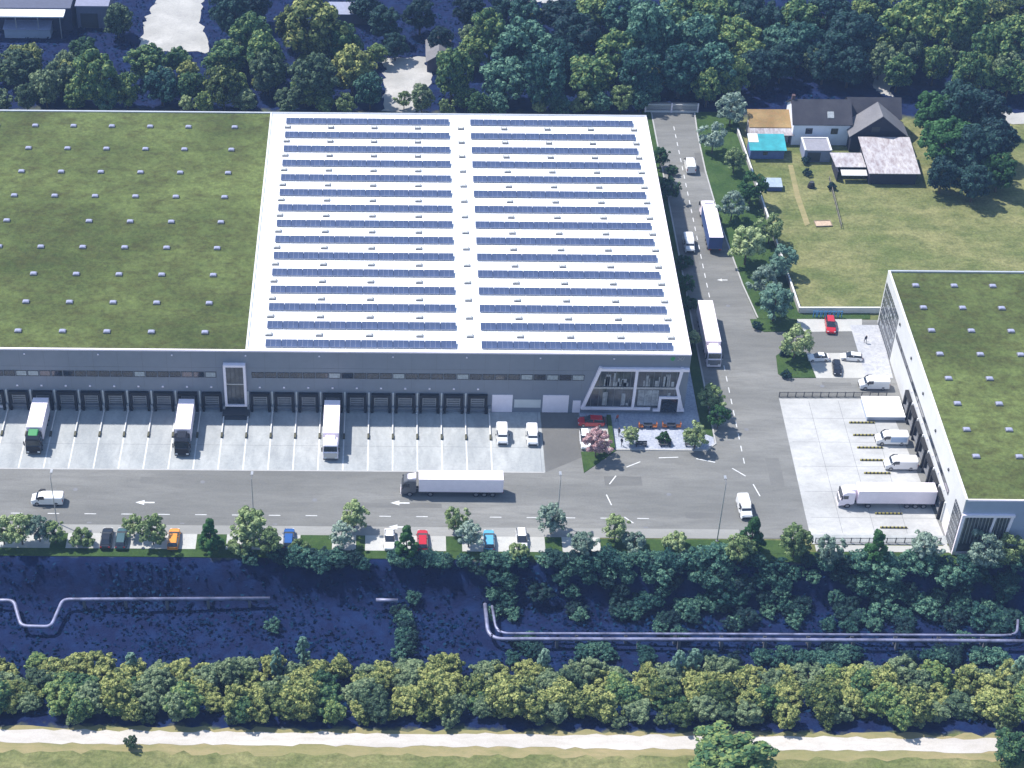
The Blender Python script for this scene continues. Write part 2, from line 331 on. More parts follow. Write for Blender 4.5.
# pale hardstandings in the wood
HARD = []
def hs_(q, *a_): HARD.append(q); return q
a = MB(); a.sheet(hs_(rag(P((138,52),(145,20),(165,-12),(205,-12),(200,20),(210,52)), 1.0)), .01); a.sheet(hs_(rag(P((383,112),(385,58),(424,56),(432,80),(415,112)), 1.0)), .01)
a.sheet(hs_(rag(P((500,12),(512,-6),(560,-6),(560,2),(522,2)), 1.0)), .01); a.sheet(hs_(rag(P((872,66),(888,70),(892,96),(876,92)), 1.0)), .01)
a.sheet(hs_(rag(P((985,112),(1040,112),(1040,124),(1000,123)), 1.0)), .01); a.sheet(hs_(rag(P((-20,60),(4,60),(4,75),(-20,75)), 1.0)), .01)
struct('hardstanding', a, M['pale_ground'])
# garden path
a = MB(); g_ = P((788,165),(793,165),(800,195),(810,224),(805,226),(795,197)); a.sheet(g_, .01); struct('garden_path', a, M['dirt'])
a = MB()
for k in range(30): x = -90+k*4.8; a.sheet([(x-.35,-27.75),(x+.35,-27.75),(x+.35,-27.45),(x-.35,-27.45)], .012) if k % 3 == 0 else None
for (x,y) in [(-50,-20),(-12,-22),(25,-23),(44,-20),(58.5,-4),(60,30),(59,62),(73,7.5),(-30,-18)]:
    a.sheet([(x+.4*math.cos(t*.785),y+.4*math.sin(t*.785)) for t in range(8)], .012)
struct('drain_covers', a, M['mid_grey'])
a = MB()
for k in range(-5, 5): pass
for x in range(-120, 25, 8): a.sheet([(x+.2-.03,-15),(x+.2+.03,-15),(x+.2+.03,-.2),(x+.2-.03,-.2)], .0085)
a.sheet([(-125,-9.03),(24.6,-9.03),(24.6,-8.97),(-125,-8.97)], .0095)
for y in (-25,-19,-13,-7,-1): a.sheet([(65.6,y-.03),(85.8,y-.03),(85.8,y+.03),(65.6,y+.03)], .0100)
for x in (70,75,80): a.sheet([(x-.03,-28.5),(x+.03,-28.5),(x+.03,3.5),(x-.03,3.5)], .0105)
struct('slab_joints', a, mat('joint filler', (.17,.175,.18), .8))
a = MB()
pr = random.Random(8)
for (x,y,w_,h_) in [(-40,-18.5,9,1.6),(-6,-23.6,14,1.1),(34,-18,6,2.2),(46,-25.5,9,1.4),(60.5,-18,2.2,7),(55,40,1.3,9),(60,74,1.2,7),(73,3.5+4,5,1.0),(-75,-22,8,2)]:
    a.sheet(rag([(x,y),(x+w_,y),(x+w_,y+h_),(x,y+h_)], .12, 2), .003)
struct('road_patches', a, ground_mat('patched asphalt', [(.135,.136,.132),(.165,.166,.16),(.11,.11,.108)], .3, 1.2, .08, .85, .02, .5, (.3,1,1)))
# road paint
a = MB()
def dash(p, q, wd=.22, z=.014):
    p = Vector(p[:2]); q = Vector(q[:2]); d = (q-p).normalized(); n = Vector((-d.y,d.x))*wd/2
    a.sheet([tuple(p-n),tuple(q-n),tuple(q+n),tuple(p+n)], z)
y = -12.5
while y < 90: dash((57,y),(57,y+1.4), .15); y += 3.0
for i in range(-22, 6):
    x = 10.7+i*5.75-1; dash((x,-25.6),(x+1.8,-25.6), .14)
def z4(x, y): return at(560+x/3.34, 330+y/3.34)
for x0,y0,x1,y1 in [(155,550,172,585),(165,515,187,487),(222,458,268,440),(330,427,395,425),(455,430,518,442),(575,462,620,488),(645,515,668,555),(215,625,245,645)]:
    dash(z4(x0,y0), z4(x1,y1), .18)
def arrow(px, py):
    c = at(px,py); x, y = c.x, c.y
    a.sheet([(x-.2,y-.14),(x+1.5,y-.14),(x+1.5,y+.14),(x-.2,y+.14)], .014); a.sheet([(x-1.5,y),(x-.1,y-.55),(x-.1,y+.55)], .015)
for p in [(145,502.5),(400,503),(398,527)]: arrow(*p)
for p in [(722,280)]:
    c = at(*p); a.sheet([(c.x-.9,c.y),(c.x,c.y-.4),(c.x,c.y+.4)], .014); a.sheet([(c.x-.1,c.y-.12),(c.x+1,c.y-.12),(c.x+1,c.y+.12),(c.x-.1,c.y+.12)], .0145)
struct('road_markings', a, M['line'])

# ================================================================= MAIN WAREHOUSE
H = 12.4; XW = -23.5; XE = 48.6; YB = 74.3; XL = -125
wh = empty('warehouse', (0,0,0), 'large grey logistics warehouse with half green planted roof and half white roof', 'warehouse')
m = MB(); m.box(XL, 0, -.3, XE, YB, H-.15); m.build('wall', M['wall'], wh)
m = MB(); m.box(XL+.3, .3, H-.15, XW-.35, YB-.35, H+.02); m.build('green_roof', M['green_roof'], wh)
m = MB(); m.box(XW, .3, H-.15, XE-.3, YB-.35, H+.06); m.build('white_roof', M['white_roof'], wh)
m = MB()
for i in range(1, 24): m.box(XW+i*3.0-.03,.35,H+.058,XW+i*3.0+.03,YB-.4,H+.072)
for j in range(1, 8): m.box(XW+.1,j*9.3-.04,H+.056,XE-.4,j*9.3+.04,H+.070)
m.build('membrane_seam', mat('roof seam', (.62,.62,.61), .7), wh)
m = MB(); m.box(XL,-.03,H-.15,XE+.03,.3,H+.12); m.build('parapet', M['white'], wh)
m = MB(); m.box(XL,YB-.35,H-.15,XE+.03,YB+.05,H+.22); m.build('parapet', M['parapet'], wh)
m = MB(); m.box(XE-.3,.3,H-.15,XE+.03,YB-.35,H+.12); m.build('parapet', M['white'], wh)
m = MB(); m.box(XW-.35,.3,H-.15,XW,YB-.35,H+.25); m.build('parapet', M['wall_pale'], wh)
# panel joints of the facade and small lamps
m = MB()
for i in range(34):
    x = -85+i*4.0+.2
    if x < XE-.5 and not (33 < x < 48.4): m.box(x-.02,-.012,4.6,x+.02,0,H-.3)
m.box(XL,-.015,8.9,33,0,8.94); m.build('panel_joint', M['mid_grey'], wh)
# windows
def wins(x0, x1, n, seed):
    r = random.Random(seed); wd = (x1-x0)/n
    for i in range(n):
        f = MB(); a0 = x0+i*wd+.06; a1 = x0+(i+1)*wd-.06
        f.box(a0,-.05,6.85,a1,.0,6.97); f.box(a0,-.05,7.93,a1,.0,8.05); f.box(a0,-.05,6.97,a0+.10,.0,7.93); f.box(a1-.10,-.05,6.97,a1,.0,7.93)
        o = f.build('window', M['dark_grey'], wh)
        g = MB(); g.box(a0+.1,-.028,6.97,a1-.1,-.004,7.93); c = g.build('pane', M['glass_light'] if r.random() < .16 else M['glass'], o)
wins(-71.5, -28.8, 22, 3); wins(-23.1, 31.6, 26, 5)
# dock shelters
def dock(parent, xf, face='y'):
    """dock shelter in a local frame: x across, -y outwards; xf(x,y,z)->world"""
    def bb(mb, x0,y0,z0,x1,y1,z1):
        p = xf(x0,y0,z0); q = xf(x1,y1,z1)
        mb.box(min(p[0],q[0]),min(p[1],q[1]),min(p[2],q[2]),max(p[0],q[0]),max(p[1],q[1]),max(p[2],q[2]))
    s = MB(); bb(s,-1.6,-.6,.9,-1.2,-.02,3.85); bb(s,1.2,-.6,.9,1.6,-.02,3.85); bb(s,-1.2,-.6,3.3,1.2,-.02,3.85); bb(s,-1.6,-.66,0,-1.25,-.02,.88); bb(s,1.25,-.66,0,1.6,-.02,.88)
    o = s.build('dock_shelter', M['dark'], parent)
    d = MB(); bb(d,-1.2,-.12,1.2,1.2,-.02,3.3); d.build('dock_door', M['mid_dark'], o)
    d = MB()
    for k in range(4): bb(d,-1.12,-.15,1.3+k*.47,1.12,-.125,1.42+k*.47)
    bb(d,-1.12,-.16,1.2,-1.0,-.125,3.1); bb(d,1.0,-.16,1.2,1.12,-.125,3.1)
    d.build('door_rib', M['steel'], o)
    d = MB(); bb(d,-1.2,-.55,.95,1.2,-.02,1.15); d.build('leveller', M['mid_grey'], o)
    d = MB(); bb(d,-2.12,-.22,0,-1.86,-.01,4.0); d.build('guide_fin', M['wall_pale'], parent)
    d = MB(); bb(d,-.16,-.14,4.75,.16,-.01,5.0); d.build('dock_lamp', M['white'], parent)
docks_x = [-61.8+4*k for k in range(-1, 20) if k != 9]
docks_x = [x for x in docks_x if x < 15]
for X in docks_x: dock(wh, lambda x,y,z,X=X: (X+x, y, z))
# sectional gates
for nm, x0, x1, z0, z1 in [('roller_gate',16.6,20.0,0.05,3.7),('roller_gate',25.0,29.3,0.05,3.7),('side_door',30.0,31.3,0.05,2.6),('roller_gate',-69.5,-64.6,.05,3.6)]:
    g = MB(); g.box(x0,-.10,z0,x1,-.004,z1); g.build(nm, M['white'], wh)
g = MB(); g.box(20.3,-.06,1.0,24.7,-.004,2.7); g.build('cladding_band', M['wall_pale'], wh)
# stair bay with white frame
g = MB(); g.box(-27.6,-.8,9.6,-23.95,0-.01,10.0); g.box(-27.6,-.8,1.3,-27.2,-.01,9.6); g.box(-24.35,-.8,1.3,-23.95,-.01,9.6); g.box(-27.2,-.8,1.3,-24.35,-.01,1.6)
o = g.build('stair_bay_frame', M['white'], wh)
g = MB(); g.box(-27.2,-.5,1.6,-24.35,-.02,9.6); g.build('glazing', M['curtain_glass'], o)
g = MB()
for k in range(1,4): g.box(-27.2+k*.72-.03,-.57,1.6,-27.2+k*.72+.03,-.505,9.6)
g.build('mullion', M['dark_grey'], o)
g = MB(); g.box(-27.2,-.585,5.8,-24.35,-.51,6.0); g.build('transom', M['steel'], o)
g = MB(); g.box(-28.0,-2.2,0.02,-23.6,-.01,.75); g.box(-27.7,-2.7,.02,-23.9,-2.2,.35); g.build('doorstep', M['dark_grey'], wh)
# office front: slanted white frame, glass behind
def quadbar(mb, p, q, wd, y0, y1):
    p = Vector((p[0],p[1])); q = Vector((q[0],q[1])); d = (q-p).normalized(); n = Vector((-d.y,d.x))*wd/2
    c = [p-n-d*wd/2, q-n+d*wd/2, q+n+d*wd/2, p+n-d*wd/2]
    v = [(k.x,y0,k.y) for k in c]+[(k.x,y1,k.y) for k in c]
    mb.add(v, [(0,1,2,3),(7,6,5,4),(0,4,5,1),(1,5,6,2),(2,6,7,3),(3,7,4,0)])
g = MB()
quadbar(g,(34.0,9.5),(48.3,9.5),.5,-.55,-.01); quadbar(g,(31.65,1.3),(34.0,9.65),.5,-.54,-.012); quadbar(g,(31.65,1.3),(42.6,1.3),.5,-.545,-.014)
quadbar(g,(47.35,9.6),(46.9,5.8),.5,-.53,-.016); quadbar(g,(46.9,5.8),(48.1,1.3),.5,-.535,-.018)
quadbar(g,(40.0,9.5),(39.9,1.5),.45,-.70,-.02)
o = g.build('office_frame', M['white'], wh)
g = MB(); g.add([(31.9,-.30,1.45),(47.9,-.30,1.45),(46.9,-.30,5.8),(47.3,-.30,9.5),(34.1,-.30,9.5)], [(0,1,2,3,4)]); g.add([(31.9,-.02,1.45),(47.9,-.02,1.45),(46.9,-.02,5.8),(47.3,-.02,9.5),(34.1,-.02,9.5)], [(0,1,2,3,4)]); g.build('glazing', M['curtain_glass'], o)
g = MB()
for k in range(12):
    xb = 32.9+k*1.25; x0 = max(xb, 32.3)
    zt = 9.5; zb = 1.5 if x0 > 33.6 else 3.2+(33.6-x0)*-1
    if x0 < 34.2: zt = 4.5+(x0-32.6)*3.0
    g.box(x0-.04,-.36,1.5,x0+.04,-.31,zt)
g.build('mullion', M['mid_grey'], o)
g = MB(); g.box(32.9,-.42,5.45,47.0,-.365,5.85); g.build('floor_band', M['steel'], o)
M['blind'] = mat('pale office blind', (.30,.31,.33), .4, 0, .5, 1.2); r_ = random.Random(4)
for k in range(30):
    x = 34.3+r_.random()*11.6; zb = 6.0 if r_.random() < .6 else 1.9
    if abs(x-40) < .8: continue
    g = MB(); g.box(x,-.345,zb,x+.15+r_.random()*.7,-.305,zb+.5+r_.random()*2.4); g.build('blind', M['blind'], o)
g = MB(); g.box(40.6,-.347,1.9,44.0,-.3065,5.2); g.build('blind', M['blind'], o)
g = MB(); g.box(44.1,-.62,.85,44.5,-.02,3.95); g.box(47.3,-.62,.85,47.7,-.02,3.95); g.box(44.5,-.62,3.55,47.3,-.02,3.95); g.box(43.3,-.61,.85,44.1,-.03,1.2); g.box(47.7,-.61,.85,48.5,-.03,1.2)
pf = g.build('entrance_portal', M['white'], wh)
g = MB(); g.box(44.5,-.5,.6,47.3,-.45,3.55); g.build('entrance_door', M['glass'], pf)
# company emblem, upper right of the wall
g = MB(); v = [(45.7+.42*math.cos(t*.45+.5),-.03,11.55+.42*math.sin(t*.45+.5)) for t in range(11)]
n = len(v); g.add(v, [tuple(range(n))]); g.build('emblem', mat('green emblem paint', (.05,.30,.10), .5), wh)
g = MB(); quadbar(g,(46.5,11.2),(47.2,11.9),.12,-.04,-.02); quadbar(g,(46.5,11.9),(47.2,11.2),.12,-.045,-.022); quadbar(g,(47.3,11.3),(47.5,11.9),.1,-.04,-.02); g.build('emblem', M['steel'], wh)
g = MB()
for i in range(9): g.box(-60+i*12,-.15,11.4,-59.75+i*12,-.01,11.6)
g.build('wall_lamp', M['white'], wh)
# roof lights
def roof_light(parent, nm, x, y, z, mt, seed, proto={}, name=None):
    key = (nm)
    sc = (.92,.86,.75)
    if key not in proto:
        g = MB(); g.box(-.62,-.5,0,.62,.5,.32, 0)
        vs = []; 
        g.loft([(-.55,.42,.30,.32,.44),(-.35,.44,.36,.32,.54),(.35,.44,.36,.32,.54),(.55,.42,.30,.32,.44)], 1, .05)
        o = g.build(nm, mt, parent); o.location = (x,y,z); o.scale = sc; proto[key] = o; return o
    o = proto[key].copy(); COL.objects.link(o); o.parent = parent; o.location = (x,y,z); return o
dome_g = [M['mid_grey'], mat('bluish dome', (.30,.31,.42), .25)]
dome_w = [M['mid_grey'], mat('pale dome', (.52,.52,.50), .3)]
for j in range(9):
    for i in range(-1, 6):
        if j == 4 and i == 1: continue
        roof_light(wh, 'skylight', (-68.4+7.3*i if i < 5 else -30.4)-.05*j, 68.7-8.0*j, H+.02, dome_g, 0)
cnt = 0; g2 = MB()
for j in range(13, -1, -1):
    for i in range(9):
        x = -20.3+8.25*i; y = 68.95-4.97*j
        if cnt < 100: roof_light(wh, 'smoke_vent', x, y, H+.06, dome_w, 0)
        else: g2.box(x-.57,y-.43,H+.06,x+.57,y+.43,H+.30,0); g2.box(x-.42,y-.3,H+.30,x+.42,y+.3,H+.44,1)
        cnt += 1
o = g2.build('smoke_vents', dome_w, wh); o['kind'] = 'stuff'
# solar rows: thirty, each with twelve panels
pm = MB(); pm.add([(-1.27,-.80,.26),(1.27,-.80,.26),(1.27,.80,.52),(-1.27,.80,.52),(-1.27,-.80,.21),(1.27,-.80,.21),(1.27,.80,.47),(-1.27,.80,.47)], [(0,1,2,3),(7,6,5,4),(0,4,5,1),(1,5,6,2),(2,6,7,3),(3,7,4,0)])
pm.box(-1.27,-.91,.25,1.27,-.87,.29,1)
for x in (-.43,.43): pm.add([(x-.015,-.79,.268),(x+.015,-.79,.268),(x+.015,.80,.526),(x-.015,.80,.526)], [(0,1,2,3)], 1)
proto_panel = None
for side, x0 in (('left', -20.75), ('right', 14.45)):
    for j in range(15):
        y = 70.85-4.94*j
        lab = 'blue solar panel row on the %s half of white roof, %s from back' % (side, ORD[j])
        t = empty('solar_row', (x0+15.6, y, H+.06), lab, 'solar panels', 'solar panel rows on the white roof')
        rl = MB(); rl.box(-15.5,-.62,.02,15.5,-.54,.22); rl.box(-15.5,.5,.02,15.5,.58,.40); rl.build('rail', M['panel_frame'], t)
        for k in range(12):
            if proto_panel is None: proto_panel = pm.build('solar_panel', [M['panel'], M['panel_frame']], t); pp = proto_panel
            else: pp = proto_panel.copy(); COL.objects.link(pp); pp.parent = t
            pp.location = (-14.25+k*2.6, 0, 0)

# ================================================================= EAST BUILDING
EX0, EX1, EY0, EY1, EH = 86.0, 155.0, -32.8, 25.6, 11.0
eb = empty('warehouse', (EX0, EY0, 0), 'pale warehouse with planted roof and glazed corner at the right edge', 'warehouse')
OE = (EX0, EY0, 0)
def B(mb, nm, mt, par=None, **k):
    return mb.build(nm, mt, par or eb, OE, **k)
g = MB(); g.box(EX0+.01,EY0+.01,-.3,EX1,EY1,EH-.15); B(g,'wall',M['wall_blue'])  # shaded south face: shade painted in as a bluer, darker wall colour
g = MB(); g.box(EX0-.14,EY0-.0,-.2,EX0,EY1,EH-.15); B(g,'side_wall',M['wall_pale'])
g = MB(); g.box(EX0+.2,EY0+.2,EH-.15,EX1,EY1-.3,EH); B(g,'green_roof',M['green_roof'])
g = MB(); g.box(EX0-.16,EY0-.05,EH-.15,EX0+.2,EY1+.05,EH+.25); B(g,'parapet',M['wall_pale'])
g = MB(); g.box(EX0+.2,EY0-.05,EH-.15,EX1,EY0+.2,EH+.15); B(g,'parapet',M['white'])
g = MB(); g.box(EX0+.2,EY1-.3,EH-.15,EX1,EY1+.05,EH+.3); B(g,'parapet',M['parapet'])
for i in range(9):
    f = MB(); y1 = 14.2-i*4.45; y0 = y1-4.3; 
    if y0 < -27: y0 = -27
    f.box(EX0-.20,y0,5.5,EX0-.14,y1,5.62); f.box(EX0-.20,y0,6.38,EX0-.14,y1,6.5); f.box(EX0-.20,y0,5.62,EX0-.14,y0+.1,6.38); f.box(EX0-.20,y1-.1,5.62,EX0-.14,y1,6.38)
    o = B(f,'window',M['dark_grey']); p = MB(); p.box(EX0-.18,y0+.1,5.62,EX0-.145,y1-.1,6.38); B(p,'pane',M['glass'],o)
for i in range(7):
    Y = .4-i*4.0; dock(eb, lambda x,y,z,Y=Y: (y-.14, Y+x-EY0, z))
# shelters
g = MB(); g.box(EX0-.22,-31.2,.05,EX0-.142,-26.5,3.4); B(g,'roller_gate',M['white'])
for y in (22.5-i*9.2 for i in range(6)):
    if y > EY0+1: g = MB(); g.box(EX0-.34,y-.2,8.7,EX0-.16,y+.2,9.05); B(g,'wall_lamp',M['dark_grey'])
# north glazing on the side wall
g = MB(); g.box(EX0-.20,14.8,.05,EX0-.142,25.0,9.2); o = B(g,'north_glazing',M['curtain_glass'])
g = MB()
for k in range(12): yy = 14.9+k*.9; g.box(EX0-.25,yy-.07,.05,EX0-.205,yy+.07,9.2)
for z in (1.6,3.2,4.8,6.4,8.0): g.box(EX0-.255,14.8,z-.08,EX0-.202,25.0,z+.08)
B(g,'mullion',M['steel'],o)
r_ = random.Random(9); g = MB()
for k in range(40):
    y = 15+r_.random()*9; z = .3+r_.random()*8; 
    if k < 14: g = MB(); g.box(EX0-.204,y,z,EX0-.2015,y+.75,z+.6); B(g,'blind',M['glass_light'],o)
# glazed front corner
g = MB(); cy = EY0-.25
quadbar(g,(86.1,8.1),(93.6,8.1),.45,cy-.15,EY0+.005); quadbar(g,(86.0,.4),(86.1,8.1),.5,cy-.16,EY0+.003); quadbar(g,(86.0,.35),(92.6,.35),.5,cy-.14,EY0+.004); quadbar(g,(92.9,.4),(93.5,8.1),.45,cy-.13,EY0+.002); quadbar(g,(90.4,.5),(90.9,8.0),.35,cy-.12,EY0+.006)
o = B(g,'corner_frame',M['white'])
g = MB(); g.box(86.2,cy+.05,.5,93.1,EY0-.01,8.0); B(g,'glazing',M['curtain_glass'],o)
g = MB()
for k in range(13): x = 86.5+k*.52; g.box(x-.05,cy-.02,2.4,x+.05,cy+.045,7.9)
B(g,'mullion',M['steel'],o)
g = MB(); g.box(EX0-.24,-32.7,.1,EX0-.145,-29.2,8.0); 
o = B(g,'west_glazing',M['curtain_glass'])
g = MB()
for k in range(7): y = -32.5+k*.55; g.box(EX0-.28,y-.06,.1,EX0-.245,y+.06,8)
for z in (1.5,3,4.5,6,7.5): g.box(EX0-.285,-32.7,z-.06,EX0-.242,-29.2,z+.06)
B(g,'mullion',M['steel'],o)
g = MB(); g.box(-.62,-.5,0,.62,.5,.32,0)
for j in range(8):
    for i in range(7):
        o = bpy.data.objects.new('skylight', bpy.data.meshes[0]) if False else roof_light(eb,'skylight',89.7+6.62*i-EX0,21.4-6.33*j-EY0,EH,dome_g,0,proto={})
# loading annex (white flat box)
ax = empty('loading_ramp', (at(866.5,421).x,at(866.5,421).y,0), 'low flat white loading ramp against the right building, above the pale blue van', 'ramp')
g = MB(); g.box(0,0,0,6.3,5.2,.9); g.build('wall', M['wall_blue'], ax)
g = MB(); g.box(-.1,-.1,.9,6.3,5.3,1.0); g.build('deck', M['white_roof'], ax)
g = MB(); g.box(.2,-.06,.1,6.1,-.01,.25); g.build('kick_rail', M['mid_grey'], ax)

# ================================================================= VEHICLES
def wheels(parent, xs, hw, r, wd=.25, rim=True):
    for x in xs:
        for sgn in (-1, 1):
            g = MB(); g.cyl((x, sgn*(hw-wd/2), r), r, wd, 'y', 16); o = g.build('wheel', M['tyre'], parent)
            g = MB(); g.cyl((x, sgn*(hw+.005), r), r*.58, .03, 'y', 12); g.build('rim', M['rim'], o)
def car(loc, rz, paint, label, group=None, kind='hatch', name='parked_car', cat='car', roofm=None, sc=1.0):
    t = empty(name, loc, label, cat, group, rz)
    L_ = 4.4; hw = .9
    g = MB(); g.loft([(-2.2,.70,.66,.35,.78),(-2.05,.84,.78,.24,.92),(-1.2,.9,.84,.2,.98),(.9,.9,.84,.2,.97),(1.75,.86,.80,.22,.88),(2.1,.78,.72,.26,.74),(2.2,.62,.58,.35,.62)], 0, .1); g.build('body', paint, t, smooth=False)
    if kind == 'sedan': cs = [(-1.75,.74,.66,.93,.98),(-1.15,.78,.62,.93,1.38),(.15,.8,.64,.93,1.45),(1.0,.78,.66,.93,.99)]; rf = (-1.1,.15)
    else: cs = [(-2.1,.76,.68,.90,.98),(-1.8,.78,.62,.92,1.40),(.2,.8,.64,.93,1.50),(1.15,.78,.66,.93,.99)]; rf = (-1.75,.2)
    g = MB(); g.loft(cs, 0, .06); g.build('windows', M['glass'], t)
    zt = cs[2][4]
    g = MB(); g.loft([(rf[0],.60,.56,cs[1][4]-.03,cs[1][4]+.03),(rf[1],.62,.58,zt-.03,zt+.03)], 0, .02); g.build('roof_panel', roofm or paint, t)
    g = MB()
    for s in (-1,1): g.box(-.35,s*.70-.06,.95,-.25,s*.70+.06,1.38)
    g.build('pillar', paint, t)
    for s in (-1,1):
        g = MB(); g.box(2.06,s*.58-.14,.60,2.17,s*.58+.14,.74); g.build('headlight', M['head'], t)
        g = MB(); g.box(-2.2,s*.60-.12,.66,-2.1,s*.60+.12,.82); g.build('taillight', M['tail'], t)
        g = MB(); g.box(.72,s*.97-.09,.95,.80,s*.97+.05,1.07); g.build('mirror', paint, t)
    wheels(t, (-1.3,1.35), .88, .32, .2)
    t.scale = (sc,sc,sc)
    return t
def van(loc, rz, paint, label, name='van', group=None, L_=5.4, H_=2.3, side=None):
    t = empty(name, loc, label, 'van', group, rz); h = L_/2
    g = MB(); g.loft([(-h,.94,.80,.35,H_-.05),(-h+.15,.98,.90,.3,H_),(h-1.75,.98,.90,.3,H_),(h-1.5,.98,.80,.3,H_-.06),(h-.75,.98,.84,.3,1.30),(h-.15,.93,.82,.3,1.02),(h,.82,.74,.36,.80)], 0, .12); g.build('body', paint, t)
    x0, x1 = h-1.47, h-.80
    g = MB(); g.add([(x0,-.72,H_-.12),(x0,.72,H_-.12),(x1+.02,.76,1.36),(x1+.02,-.76,1.36),(x0-.05,-.72,H_-.2),(x0-.05,.72,H_-.2),(x1-.06,.76,1.30),(x1-.06,-.76,1.30)], [(0,1,2,3),(7,6,5,4),(0,4,5,1),(1,5,6,2),(2,6,7,3),(3,7,4,0)]); g.build('windscreen', M['glass'], t)
    for s in (-1,1):
        g = MB(); g.add([(x0-.7,s*.965,1.35),(x1-.1,s*.965,1.35),(x0+.05,s*.93,1.95),(x0-.7,s*.93,1.95)], [(0,1,2,3)]); g.add([(x0-.7,s*.90,1.35),(x1-.1,s*.90,1.35),(x0+.05,s*.87,1.95),(x0-.7,s*.87,1.95)], [(0,1,2,3)]); g.build('side_window', M['glass'], t)
        g = MB(); g.box(h-.22,s*.66-.15,.78,h-.06,s*.66+.15,.98); g.build('headlight', M['head'], t)
        g = MB(); g.box(x0+.1,s*1.08-.08,1.25,x0+.22,s*1.08+.08,1.48); g.build('mirror', M['dark'], t)
        g = MB(); g.box(-h-.02,s*.82-.07,.8,-h+.05,s*.82+.07,1.3); g.build('taillight', M['tail'], t)
        if side: g = MB(); g.box(-h+.3,s*.985-.01,.75,x0-.8,s*.985+.012,1.75); g.build('side_panel', side, t)
    g = MB(); g.box(h-.06,-.72,.38,h+.02,.72,.66); g.build('bumper', M['dark'], t)
    wheels(t, (-h+1.05,h-.95), .97, .36, .24)
    return t
def lorry(loc, rz, label, trailer=13.2, defl=None, cabm='white', trm='white', frontm='mid_grey', sidem=None, name='lorry', group='lorries', doorm=None):
    """origin: ground at the middle; forward +x"""
    T = trailer+3.0; f = T/2; t = empty(name, loc, label, 'lorry', group, rz)
    g = MB(); g.loft([(f-2.35,1.2,1.16,1.0,3.2),(f-2.2,1.24,1.2,.85,3.55),(f-1.0,1.24,1.2,.6,3.62),(f-.45,1.24,1.17,.55,3.25),(f-.12,1.24,1.18,.45,2.1),(f,1.2,1.14,.4,1.95)], 0, .16); cb = g.build('cab', M[cabm], t)
    g = MB(); g.add([(f-.36,-1.05,3.02),(f-.36,1.05,3.02),(f-.06,1.08,2.16),(f-.06,-1.08,2.16),(f-.6,-1.05,3.02),(f-.6,1.05,3.02),(f-.3,1.08,2.16),(f-.3,-1.08,2.16)], [(0,1,2,3),(7,6,5,4),(0,4,5,1),(1,5,6,2),(2,6,7,3),(3,7,4,0)]); g.build('windscreen', M['glass'], cb)
    g = MB(); g.box(f-.03,-1.1,.55,f+.04,1.1,1.85); g.build('grille', M[frontm], cb)
    g = MB(); g.box(f-.02,-1.18,.35,f+.1,1.18,.62); g.build('bumper', M['dark_grey'] if frontm != 'mid_grey' else M['white'], cb)
    for s in (-1,1):
        g = MB(); g.box(f+.02,s*.88-.2,.66,f+.08,s*.88+.2,.9); g.build('headlight', M['head'], cb)
        g = MB(); g.box(f-.35,s*1.38-.1,2.0,f-.2,s*1.38+.1,2.9); g.build('mirror', M['dark'], cb)
        g = MB(); g.box(f-1.3,s*1.235-.012,2.1,f-.5,s*1.235+.012,2.8); g.build('side_window', M['glass'], cb)
    g = MB(); g.loft([(f-2.3,.85,.8,3.5,3.95),(f-1.0,.8,.7,3.5,3.66)], 0, .1); g.build('roof_deflector', M[defl or cabm], cb); t.scale = (1,1,.90)
    g = MB(); g.box(-f+.3,-.45,.75,f-.6,-.2,1.05); g.box(-f+.3,.2,.75,f-.6,.45,1.05); g.box(f-3.9,-1.1,.5,f-2.9,-.6,1.0); g.box(f-3.9,.6,.5,f-2.9,1.1,1.0); g.build('chassis', M['dark_grey'], t)
    x1 = f-2.75; x0 = -f
    g = MB(); g.box(x0,-1.27,1.15,x1,1.27,3.92); tr = g.build('trailer', M[sidem or trm], t)
    g = MB(); g.box(x0-.02,-1.29,3.92,x1+.02,1.29,4.0); g.build('trailer_roof', M['white'], tr)
    g = MB(); g.box(x0-.05,-1.2,1.2,x0-.005,1.2,3.85); g.build('rear_door', M[doorm or sidem or trm], tr)
    g = MB(); g.box(x0,-1.28,1.02,x1,1.28,1.15); g.build('side_rail', M['mid_grey'], tr)
    for s in (-1,1):
        g = MB(); g.box(x0-.08,s*.95-.2,.85,x0-.01,s*.95+.2,1.02); g.build('taillight', M['tail'], t)
    wheels(t, [f-1.35, f-4.6] if trailer > 9 else [f-1.35], 1.24, .5, .32)
    wheels(t, ([x0+1.6,x0+2.9,x0+4.2] if trailer > 9 else [x0+1.5,x0+2.7]), 1.24, .5, .32)
    return t
def gp(x, y): p = at(x, y); return (p.x, p.y, .01)
# lorries
lo = lorry((9.6,-19.95,.01), math.pi, 'white lorry with dark grey cab on the main road', 13.0, 'white', 'grey_paint', 'white', 'mid_grey', 'wall_pale_b' if False else None)
for cx, fy, lab, cabm, fm in [(-57.8,at(34,453).y,'white trailer lorry with green cab backed into a dock at the far left','black_paint','dark'),(-33.8,at(182,455).y,'white trailer lorry with black cab front docked left of the white stair frame','black_paint','dark'),(-9.8,at(329,459).y,'white trailer lorry with white and silver cab docked right of the stair frame','white','silver_paint')]:
    Ltot = abs(fy)-1.2; lorry((cx,-1.7-Ltot/2,.01), -math.pi/2, lab, Ltot-3.0, 'green_paint' if 'green' in lab else None, cabm, 'white', fm)
pA = at(711,253); lorry((59.6,pA.y+6.7,.01), math.pi/2, 'white-roofed lorry with dark blue sides and rear driving away up the side road', 10.6, None, 'white','navy_paint','mid_grey','navy_paint')
pB = at(713,369); lorry((55.6 if False else at(713,366).x,pB.y+7.6,.01), -math.pi/2, 'white lorry coming down the side road beside the corner of the white roof', 11.5, None, 'white','white','mid_grey')
